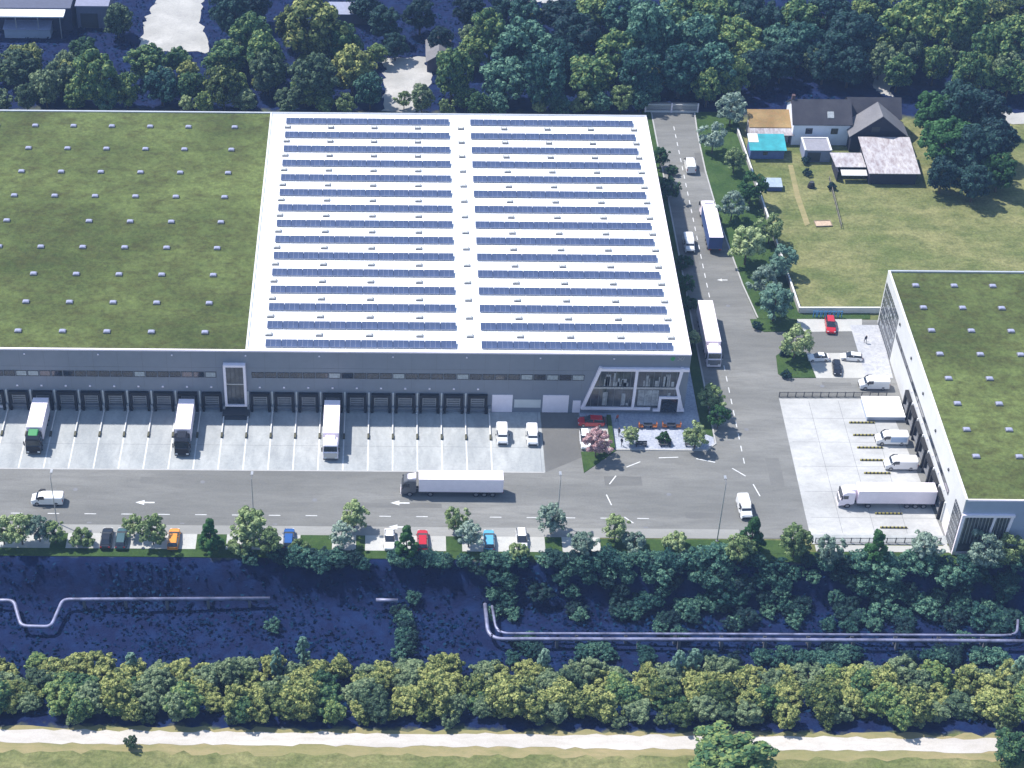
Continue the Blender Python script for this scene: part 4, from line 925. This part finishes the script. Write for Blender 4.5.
def trunk_mesh(name, h, r0, spread, seed, limbs=5):
    r = random.Random(seed); g = MB(); top = h
    pts = [(0,0,-.3)]; 
    for i in range(1,5): pts.append((r.uniform(-.1,.1)*i*.3, r.uniform(-.1,.1)*i*.3, h*i/4))
    g.tube(pts, [r0*1.25,r0,r0*.8,r0*.55,r0*.2], 7)
    for k in range(limbs):
        a = k*6.283/limbs+r.random(); z0 = h*(.4+.1*k/limbs*3); L_ = spread*(.6+.3*r.random())
        g.tube([(0,0,z0),(math.cos(a)*L_*.5,math.sin(a)*L_*.5,z0+L_*.35),(math.cos(a)*L_,math.sin(a)*L_,z0+L_*.9)], [r0*.5,r0*.33,r0*.1], 5)
    me = bpy.data.meshes.new(name); me.from_pydata(g.v, [], g.f); me.materials.append(M['bark']); return me
TK = {}
def kind(key, R_, Ht, base, clumps, per, leaf, shape='round', n=3, r0=.16):
    """Ht: full height, crown from base to Ht"""
    Hc = Ht-base; zc = base+Hc/2 if shape != 'round' else base+Hc*.5
    TK[key] = [(crown_mesh(key, R_, Hc, zc, clumps, per, leaf, 17*i+len(key)*3, shape), trunk_mesh(key+'_trunk', Ht*.72, r0, R_*.7, i+5)) for i in range(n)] + [(R_, Ht, zc)]
kind('park', 2.4, 6.2, 1.4, 70, 58, .16, n=3, r0=.13)
kind('dense', 2.2, 6.0, .8, 60, 110, .15, 'cone', 2, .14)
kind('forest', 4.2, 11, 1.5, 130, 62, .28, n=4, r0=.28)
kind('shrub', 2.4, 3.8, .1, 60, 60, .19, n=3, r0=.1)
kind('ragged', 3.6, 6.5, .3, 70, 42, .24, n=4, r0=.16)
kind('poplar', 1.5, 8, .8, 50, 70, .17, 'column', 2, .15)
CM = {}; STUFF = []
FIT = {'forest':.86,'shrub':.85,'park':.95}
def tree(px, py, rpx, key, leaf, label, group, name='tree', cat='tree', hs=1.0, wx=1.0, stuff=False):
    """px,py: crown centre in the picture, rpx: crown radius in pixels -> real position and size"""
    info = TK[key][-1]; p0 = at(px, py, 3); sc_px = F*1.0/((p0-CAM).length)*.999
    s = rpx*FIT.get(key,1)/sc_px/info[0]; s = max(.35, s)
    p = at(px, py, info[2]*s*hs)
    for _ in range(3): p = at(px, py, zg(p.y)+info[2]*s*hs)
    var = TK[key][:-1]; i = rnd.randrange(len(var)); cm, tm = var[i]
    rz = rnd.uniform(0,6.28)
    if stuff:
        STUFF.append((key, i, leaf, (p.x,p.y,zg(p.y)-.05), rz, (s*wx,s,s*hs))); return
    ck = (key, i, leaf)
    if ck not in CM: c2 = cm.copy(); c2.materials.clear(); c2.materials.append(L[leaf]); CM[ck] = c2
    t = empty(name, (p.x,p.y,zg(p.y)-.05), label, cat, group, rz); t.scale = (s*wx,s,s*hs)
    c = bpy.data.objects.new('crown', CM[ck]); COL.objects.link(c); c.parent = t
    k = bpy.data.objects.new('trunk', tm); COL.objects.link(k); k.parent = t
    return t
# --- trees and bushes along the bottom kerb, each singled out
KG = 'young trees along the bottom kerb'
kerb = [(20,528,15,'park','park','wide grey-green tree at the far left of the kerb row'),(38,527,13,'park','park_blue','silvery tree second in the kerb row, beside the far left one'),(54,531,11,'park','park','small olive tree just below the far left street lamp'),(82,538,13,'shrub','park','round low olive bush left of the black car'),
 (133,524,11,'park','park','small pale tree right of the grey-green car'),(152,529,14,'park','park','rounded pale tree just left of the orange car'),(210,533,14,'dense','park_dark','dark green tree right of the orange car'),(250,524,19,'park','park','tallest pale tree of the kerb row, at the second street lamp'),(240,545,14,'shrub','park','low pale bush under the tallest pale tree'),(268,541,14,'park','park','small pale tree left of the bright blue car'),
 (300,547,11,'shrub','park','low olive bush right of the bright blue car'),(354,514,14,'park','park','pale tree standing on the grass gap left of the white car'),(342,534,13,'park','park_blue','silvery tree just below and left of a pale kerb tree'),(407,541,15,'dense','park_dark','dense dark green tree between the white and the red car'),
 (456,519,12,'park','park','olive tree right of the red car'),(469,533,13,'park','park_blue','silvery tree left of the light blue car'),(518,551,12,'shrub','park','low pale bush below the white car right of the light blue one'),(552,517,15,'park','park_blue','silvery green tree below the third street lamp'),
 (583,543,13,'park','park_blue','grey-green tree at the right end of the parking bays'),(616,527,13,'park','park','olive tree right of the parking bays with a visible trunk'),(634,543,14,'shrub','park_blue','round silvery bush right of the olive tree'),(675,541,13,'shrub','park','olive bush alone on the grass left of the last street lamp'),
 (752,534,17,'dense','park_dark','dark green tree below the white van at the junction'),(740,548,14,'park','park','pale tree in front of the dark green tree at the junction'),(796,539,16,'park','park','round pale tree at the lower left corner of the pale yard'),(830,549,13,'park','park_blue','silvery tree at the left end of the bottom footpath'),
 (877,545,15,'dense','park_dark','dark green tree on the footpath below the long white lorry'),(925,545,14,'park','park_blue','silvery tree on the footpath left of the glazed corner'),(985,553,17,'park','park_blue','grey-green tree in front of the glazed corner'),(1010,548,14,'park','park','olive tree at the right edge in front of the glazed front'),(2,530,13,'park','park','olive tree cut by the left edge of the picture in the kerb row')]
for x,y,r,k,lf,lab in kerb: tree(x,y,r,k,lf,lab,KG,name='shrub' if k == 'shrub' else 'tree',cat='bush' if k == 'shrub' else 'tree')
# --- office patio, blossom, side road trees
for x,y,r,k,lf,lab in [(631,434,9,'park','park','slim pale green tree on the left of the patio'),(664,438,8,'shrub','park_dark','low dark green tree in the middle of the patio'),(696,435,12,'park','park','broad yellow-green tree on the right of the patio'),
 (597,441,14,'park','pink','pink blossoming tree over the visitor parking'),(711,396,13,'park','park','pale tree at the building corner beside the side road'),(719,416,11,'park','park_dark','dark green tree just below the pale one at the building corner'),
 (797,340,15,'park','park','round pale tree on the grass island left of the car court')]: tree(x,y,r,k,lf,lab,None)
for i,(x,y,r,k,lf) in enumerate([(661,156,9,'park','park_dark'),(669,187,10,'park','forest'),(672,170,7,'shrub','forest'),(684,262,9,'shrub','park_dark'),(687,283,9,'park','park_dark'),(690,303,9,'shrub','park_dark'),(693,338,8,'park','park')]):
    tree(x,y,r,k,lf,'dark bush in the strip between white-roofed hall and side road, %s from the far end' % ORD[i],'bushes beside the white-roofed hall','shrub','bush')
for x,y,r,k,lf,lab in [(732,107,14,'park','park_blue','silvery tree at the far end of the side road verge'),(714,136,13,'park','park_blue','silvery tree on the verge left of the turquoise shed'),(735,158,11,'park','park','olive tree on the verge beside the turquoise shed'),(752,186,14,'park','park_dark','dark green tree at the fence beside the cold frame'),(733,204,13,'park','park_blue','silvery tree on the verge left of the dark fence tree'),
 (748,242,18,'park','park','largest olive tree on the side road verge'),(771,227,13,'park','park','grey-green tree at the fence beside the garden lawn'),(783,258,13,'park','pale','pale tree at the fence, right of the largest verge tree'),(764,280,14,'park','park_blue','silvery tree on the lower verge beside the fence'),(776,300,17,'park','pale','palest round tree at the lower corner of the verge'),(775,268,10,'park','pale','small pale tree between two bigger ones on the lower verge')]:
    tree(x,y,r,k,lf,lab,'trees on the side road verge')
# --- small garden shrubs
for x,y,r,lab in [(806,160,5,'small dark bush on the lawn below the garage'),(808,172,4,'tiny dark bush on the lawn above the compost bin'),(832,186,5,'dark bush at the corner of the open shed')]: tree(x,y,r,'shrub','forest_dark',lab,None,'shrub','bush')
# --- bollard-like low bushes on the islands
for x,y,lab in [(757,325,'small dark bush at the left tip of the upper grass island'),(785,352,'small dark bush at the top of the lower grass island'),(786,374,'small dark bush at the foot of the lower grass island')]: tree(x,y,3.2,'shrub','forest_dark',lab,None,'shrub','bush')
# --- wood behind
WG = 'woodland trees behind the warehouses'
wl = {'forest':'leafy green tree in the wood behind the warehouses','forest_dark':'tree in the wood with shade painted into its very dark leaves','valley':'blue-green tree in the wood behind the white-roofed hall','hedge':'yellow-green tree in the wood behind the warehouses','hedge_grey':'grey-green tree in the wood behind the green-roofed hall','park_dark':'deep green tree in the wood behind the warehouses'}
wood = [(18,67,20,'hedge_grey'),(45,88,15,'hedge_grey'),(85,52,15,'forest'),(97,78,22,'forest'),(59,78,16,'hedge_grey'),(126,90,14,'forest'),(147,61,18,'forest'),(179,61,14,'forest'),(161,86,17,'valley'),(190,87,14,'forest'),(252,38,20,'forest'),(225,58,18,'forest'),(223,86,17,'hedge'),(267,72,18,'hedge_grey'),(293,26,16,'hedge'),(117,20,14,'hedge_grey'),(26,97,11,'hedge_grey'),
 (312,28,26,'hedge'),(264,55,20,'forest'),(314,78,23,'hedge_grey'),(352,68,20,'hedge'),(370,90,15,'valley'),(342,45,18,'forest'),(422,98,12,'hedge_grey'),(452,74,19,'forest'),(478,105,11,'forest'),(490,34,20,'forest'),(524,46,27,'valley'),(506,80,22,'valley'),(546,80,23,'valley'),(526,14,19,'valley'),(578,40,24,'forest_dark'),(590,78,23,'forest'),(560,60,20,'valley'),(646,36,24,'valley'),(638,72,20,'valley'),(590,12,20,'forest'),(620,15,20,'valley'),(615,55,20,'forest'),(650,90,12,'valley'),
 (665,34,24,'forest'),(696,40,24,'valley'),(711,18,20,'forest'),(737,40,22,'forest'),(681,70,22,'valley'),(715,66,20,'valley'),(708,86,14,'forest'),(760,22,24,'forest_dark'),(797,22,20,'forest'),(801,44,18,'valley'),(757,68,19,'forest_dark'),(655,80,10,'hedge'),(782,62,17,'forest_dark'),
 (850,40,25,'forest_dark'),(828,14,22,'forest_dark'),(850,66,18,'forest_dark'),(825,62,17,'forest_dark'),(902,30,22,'forest'),(910,54,18,'hedge_grey'),(899,72,14,'forest'),(936,64,14,'forest'),(955,20,24,'forest'),(992,18,20,'hedge'),(992,50,22,'forest'),(1015,38,18,'forest'),(970,74,18,'forest'),(1010,78,18,'forest'),(875,12,16,'forest_dark'),(925,8,18,'forest'),(1020,8,18,'hedge'),
 (680,8,20,'forest'),(740,4,18,'valley'),(775,42,16,'valley'),(560,16,18,'forest_dark'),(470,12,15,'forest_dark'),(420,14,15,'forest_dark'),(385,22,16,'forest_dark'),(230,14,18,'forest_dark'),(255,4,16,'forest_dark'),(365,5,16,'forest_dark'),(440,40,12,'forest_dark'),(395,46,12,'forest_dark'),(0,100,12,'hedge_grey'),(75,99,11,'forest'),(105,100,12,'valley'),(205,102,10,'forest'),(245,100,12,'hedge_grey'),(288,100,13,'hedge_grey'),(325,103,10,'forest'),(465,98,12,'forest'),(497,104,12,'valley'),(560,104,10,'valley'),(600,102,11,'valley'),(640,100,10,'valley')]
wr = random.Random(21)
for i in range(46):
    x = wr.uniform(465,1024); y = wr.uniform(-4,80)
    if 740 < x < 925 and y > 62: continue
    tree(x,y,wr.uniform(11,17),'forest',wr.choice(['forest','valley','forest','forest_dark','hedge_grey']),'','',hs=wr.uniform(.8,1.2),stuff=True)
for i in range(26):
    x = wr.uniform(0,380); y = wr.uniform(45,98)
    if 138 < x < 212 and y < 62: continue
    tree(x,y,wr.uniform(9,14),'forest',wr.choice(['forest','hedge_grey','forest','hedge']),'','',hs=wr.uniform(.8,1.2),stuff=True)
for x,y,r,lf in wood: tree(x,y,r*1.03,'forest',lf,wl[lf],WG+' ('+L[lf].name+')',hs=wr.uniform(.8,1.25),wx=wr.uniform(.85,1.2))
for x,y,r in [(346,103,10),(404,99,8),(446,107,8),(540,105,8),(584,102,10),(622,97,12),(186,103,8),(575,107,7)]: tree(x,y,r,'park','park','pale young tree close behind the rear edge of the warehouse roof','pale young trees behind the warehouse')
# dark tall trees beside the house
for i,(x,y,r) in enumerate([(932,112,19),(960,106,22),(986,110,19),(946,142,24),(972,150,24),(996,140,20),(1000,172,17),(943,175,16),(975,182,17)]): tree(x,y,r,'forest','forest_dark' if i%3 else 'park_dark','tall dark tree in the clump right of the barn','tall dark trees right of the barn')
# ravine bushes and trees
VG = 'blue-green trees in the ravine'
for x,y,r in [(714,568,20),(724,594,18),(690,564,16),(702,588,16),(686,606,14),(855,580,16),(882,584,19),(915,580,19),(942,588,17),(966,586,14),(882,607,16),(828,622,9),(982,614,17),(821,582,12),(1016,580,15),(999,657,15),(831,661,13),(925,604,16),
  (430,567,12),(586,580,15),(606,573,15),(662,586,16),(668,566,14),(413,597,10),(406,630,9),(400,650,7),(493,588,7),(513,612,10),(513,656,8),(279,573,11),(299,572,15),(322,580,15),(336,564,13),(640,570,13),(645,600,14),(273,623,8)]:
    tree(x,y+2,r*.85,'ragged','valley','blue-green tree growing in the dark ravine',VG,hs=.7)
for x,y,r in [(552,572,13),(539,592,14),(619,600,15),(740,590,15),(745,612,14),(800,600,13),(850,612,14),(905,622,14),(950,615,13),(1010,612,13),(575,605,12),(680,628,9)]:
    tree(x,y+4,r*.9,'ragged','forest_dark','ravine tree with shade painted into its almost black leaves','almost black trees in the ravine',hs=.6)
bq = random.Random(5)
for cx,cy,sx,sy,n in [(600,585,60,22,22),(700,600,60,26,26),(790,590,60,26,16),(870,600,70,26,30),(960,590,60,26,24),(1000,620,30,20,12),(760,655,120,8,14),(300,568,34,16,20),(405,575,10,22,12),(405,632,8,22,10),(500,585,16,28,16),(585,578,26,16,14),(660,580,30,24,18),(715,590,26,26,16),(880,590,50,26,30),(980,600,34,26,18),(440,566,22,10,10),(525,648,12,10,6),(835,655,18,8,8),(940,655,60,6,10),(600,650,60,5,8),(345,575,20,14,8)]:
    for i in range(n):
        x = bq.gauss(cx,sx*.55); y = min(664,max(562,bq.gauss(cy,sy*.55))); v_ = bq.random() < .72
        tree(x,y,bq.uniform(3.5,8.5),'ragged','valley' if v_ else 'forest_dark','small blue-green bush scattered over the ravine floor' if v_ else 'small blackish bush scattered over the ravine floor','small blue-green ravine bushes' if v_ else 'small blackish ravine bushes','shrub','bush',hs=.8)
# --- dense row between ravine and gravel path
rr = random.Random(77); HG = 'crowns of the dense tree row above the gravel path'
for row,(yy,rad,n) in enumerate([(670,15,46),(683,17,44),(695,17,44),(706,13,44)]):
    for i in range(n):
        x = -12+i*1050/(n-1)+rr.uniform(-9,9); y = yy+rr.uniform(-6,5)+x*.006
        lf = rr.choice(['hedge','hedge','forest','hedge_grey','hedge','hedge_grey'] if row < 2 else ['hedge','forest','hedge_grey','hedge'])
        lab = {'hedge':'yellow-green tree in the dense row above the gravel path','forest':'deep green tree in the dense row above the gravel path','hedge_grey':'olive grey tree in the dense row above the gravel path'}[lf]
        tree(x,y,rad*rr.uniform(.85,1.2),'forest',lf,lab,HG+' ('+L[lf].name+')',hs=rr.uniform(.55,.95),stuff=(row == 0 or i%2 == 1))
for i in range(14):
    x = -10+i*77+rr.uniform(-24,24); tree(x,714+rr.uniform(-2,2)+x*.010,9*rr.uniform(.8,1.2),'shrub',rr.choice(['hedge_grey','hedge']),'low bush at the foot of the dense row beside the gravel path','low bushes beside the gravel path','shrub','bush')
for x,y,r,lab in [(132,668,8,'pale column-shaped tree at the left of the dense row'),(303,652,8,'tall pale column-shaped tree near the bend of the dense row'),(277,664,8,'pale tree just left of the tall pale column'),(544,664,8,'pale column-shaped tree in the middle of the dense row'),(678,668,9,'left of two pale trees above the gravel path'),(693,666,9,'right of two pale trees above the gravel path'),(1018,672,8,'pale tree at the right edge of the dense row')]:
    tree(x,y,r,'poplar','pale',lab,'pale trees rising from the dense row')
tree(727,757,36,'forest','forest','big spreading tree crown at the bottom edge, half hiding the gravel path',None,hs=.5).scale[0] *= 1.25
tree(1012,748,19,'forest','forest','big rounded tree in the bottom right corner',None,hs=.75)
tree(131,742,6,'shrub','hedge_grey','small lone bush at the lower edge of the gravel path',None,'shrub','bush',hs=1.6)

# the further crowns of the two woods that merge into one mass
def merge_stuff():
    V = []; Fi = []; MI = []; mats = []; base = 0
    for key, i, leaf, loc, rz, sc in STUFF:
        for me, mt in ((TK[key][i][0], L[leaf]), (TK[key][i][1], M['bark'])):
            n = len(me.vertices); c = np.empty(n*3, np.float32); me.vertices.foreach_get('co', c); c = c.reshape(-1,3)*np.array(sc)
            cs, sn = math.cos(rz), math.sin(rz); c = np.stack([c[:,0]*cs-c[:,1]*sn, c[:,0]*sn+c[:,1]*cs, c[:,2]],1)+np.array(loc)
            if mt not in mats: mats.append(mt)
            if mt is M['bark']:
                li = [tuple(p.vertices) for p in me.polygons if len(p.vertices) == 4]; q = np.array(li, np.int64)
            else:
                q = np.arange(n).reshape(-1,4)
            V.append(c); Fi.append(q+base); MI.append(np.full(len(q), mats.index(mt))); base += n
    V = np.concatenate(V); Q = np.concatenate(Fi); I = np.concatenate(MI); me = bpy.data.meshes.new('woodland')
    me.vertices.add(len(V)); me.vertices.foreach_set('co', V.astype(np.float32).ravel()); me.loops.add(len(Q)*4); me.polygons.add(len(Q))
    me.loops.foreach_set('vertex_index', Q.astype(np.int32).ravel()); me.polygons.foreach_set('loop_start', np.arange(0,len(Q)*4,4,dtype=np.int32))
    for m_ in mats: me.materials.append(m_)
    me.update(calc_edges=True); me.polygons.foreach_set('material_index', I.astype(np.int32))
    o = bpy.data.objects.new('woodland', me); COL.objects.link(o)
    tag(o, 'crowns of the merged woodland filling in between the single trees', 'trees', None, 'stuff')
merge_stuff()
# low undergrowth leaves, the floor's navy shade painted into their colour
def undergrowth():
    r = np.random.RandomState(3); P_ = []
    def field(n, x0, x1, y0, y1):
        x = r.uniform(x0,x1,n); y = r.uniform(y0,y1,n)
        f = np.sin(x*.31+1.3*np.sin(y*.43))+np.sin(y*.57+1.7*np.sin(x*.21))+.8*np.sin(x*.9+y*1.1)
        k = r.uniform(-2.2,2.6,n) < f; return x[k], y[k]
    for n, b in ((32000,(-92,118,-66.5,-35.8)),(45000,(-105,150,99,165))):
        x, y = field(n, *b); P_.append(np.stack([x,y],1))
    p = np.concatenate(P_)
    # keep the pale hardstandings free
    keep = np.ones(len(p), bool)
    for q in HARD:
        cx = [a_[0] for a_ in q]; cy = [a_[1] for a_ in q]; inside = np.zeros(len(p), bool); j = len(q)-1
        for i in range(len(q)):
            c = ((cy[i] > p[:,1]) != (cy[j] > p[:,1])) & (p[:,0] < (cx[j]-cx[i])*(p[:,1]-cy[i])/((cy[j]-cy[i]) or 1e-9)+cx[i]); inside ^= c; j = i
        keep &= ~inside
    p = p[keep]; n = len(p); z = np.array([zg(v) for v in p[:,1]])+r.uniform(.0,.45,n)
    c = np.concatenate([p, z[:,None]],1); nn = r.normal(size=(n,3))*.5+np.array([0,0,1]); nn /= np.linalg.norm(nn,axis=1)[:,None]
    u = np.cross(nn, r.normal(size=(n,3))); u /= np.linalg.norm(u,axis=1)[:,None]; w2 = np.cross(nn,u); s_ = r.uniform(.12,.34,(n,1))
    V = np.stack([c-u*s_-w2*s_*.7, c+u*s_-w2*s_*.55, c+u*s_*.8+w2*s_*.7, c-u*s_*.7+w2*s_*.6],1).reshape(-1,3)
    me = bpy.data.meshes.new('undergrowth'); me.vertices.add(n*4); me.vertices.foreach_set('co', V.astype(np.float32).ravel()); me.loops.add(n*4); me.polygons.add(n)
    me.loops.foreach_set('vertex_index', np.arange(n*4,dtype=np.int32)); me.polygons.foreach_set('loop_start', np.arange(0,n*4,4,dtype=np.int32)); me.update(calc_edges=True)
    me.materials.append(leaf_mat('leaves in painted navy shade', (.0012,.008,.042), (.0025,.015,.062), (.008,.040,.090), .03))
    o = bpy.data.objects.new('undergrowth', me); COL.objects.link(o); tag(o, 'low undergrowth with navy shade painted in, covering the ravine and the woodland floor', 'undergrowth', None, 'stuff')
undergrowth()

# ================================================================= AIR
HZ = 1
if HZ:
    m = bpy.data.materials.new('haze'); m.use_nodes = True; n = m.node_tree.nodes; n.remove(n['Principled BSDF'])
    v = n.new('ShaderNodeVolumePrincipled'); v.inputs['Color'].default_value = (.36,.56,1.0,1); v.inputs['Density'].default_value = .00018; v.inputs['Anisotropy'].default_value = 0
    m.node_tree.links.new(v.outputs[0], n['Material Output'].inputs['Volume'])
    g = MB(); g.box(-1900,-1600,-8,1900,2600,CAM.z+8); tag(g.build('haze', m), kind='stuff')
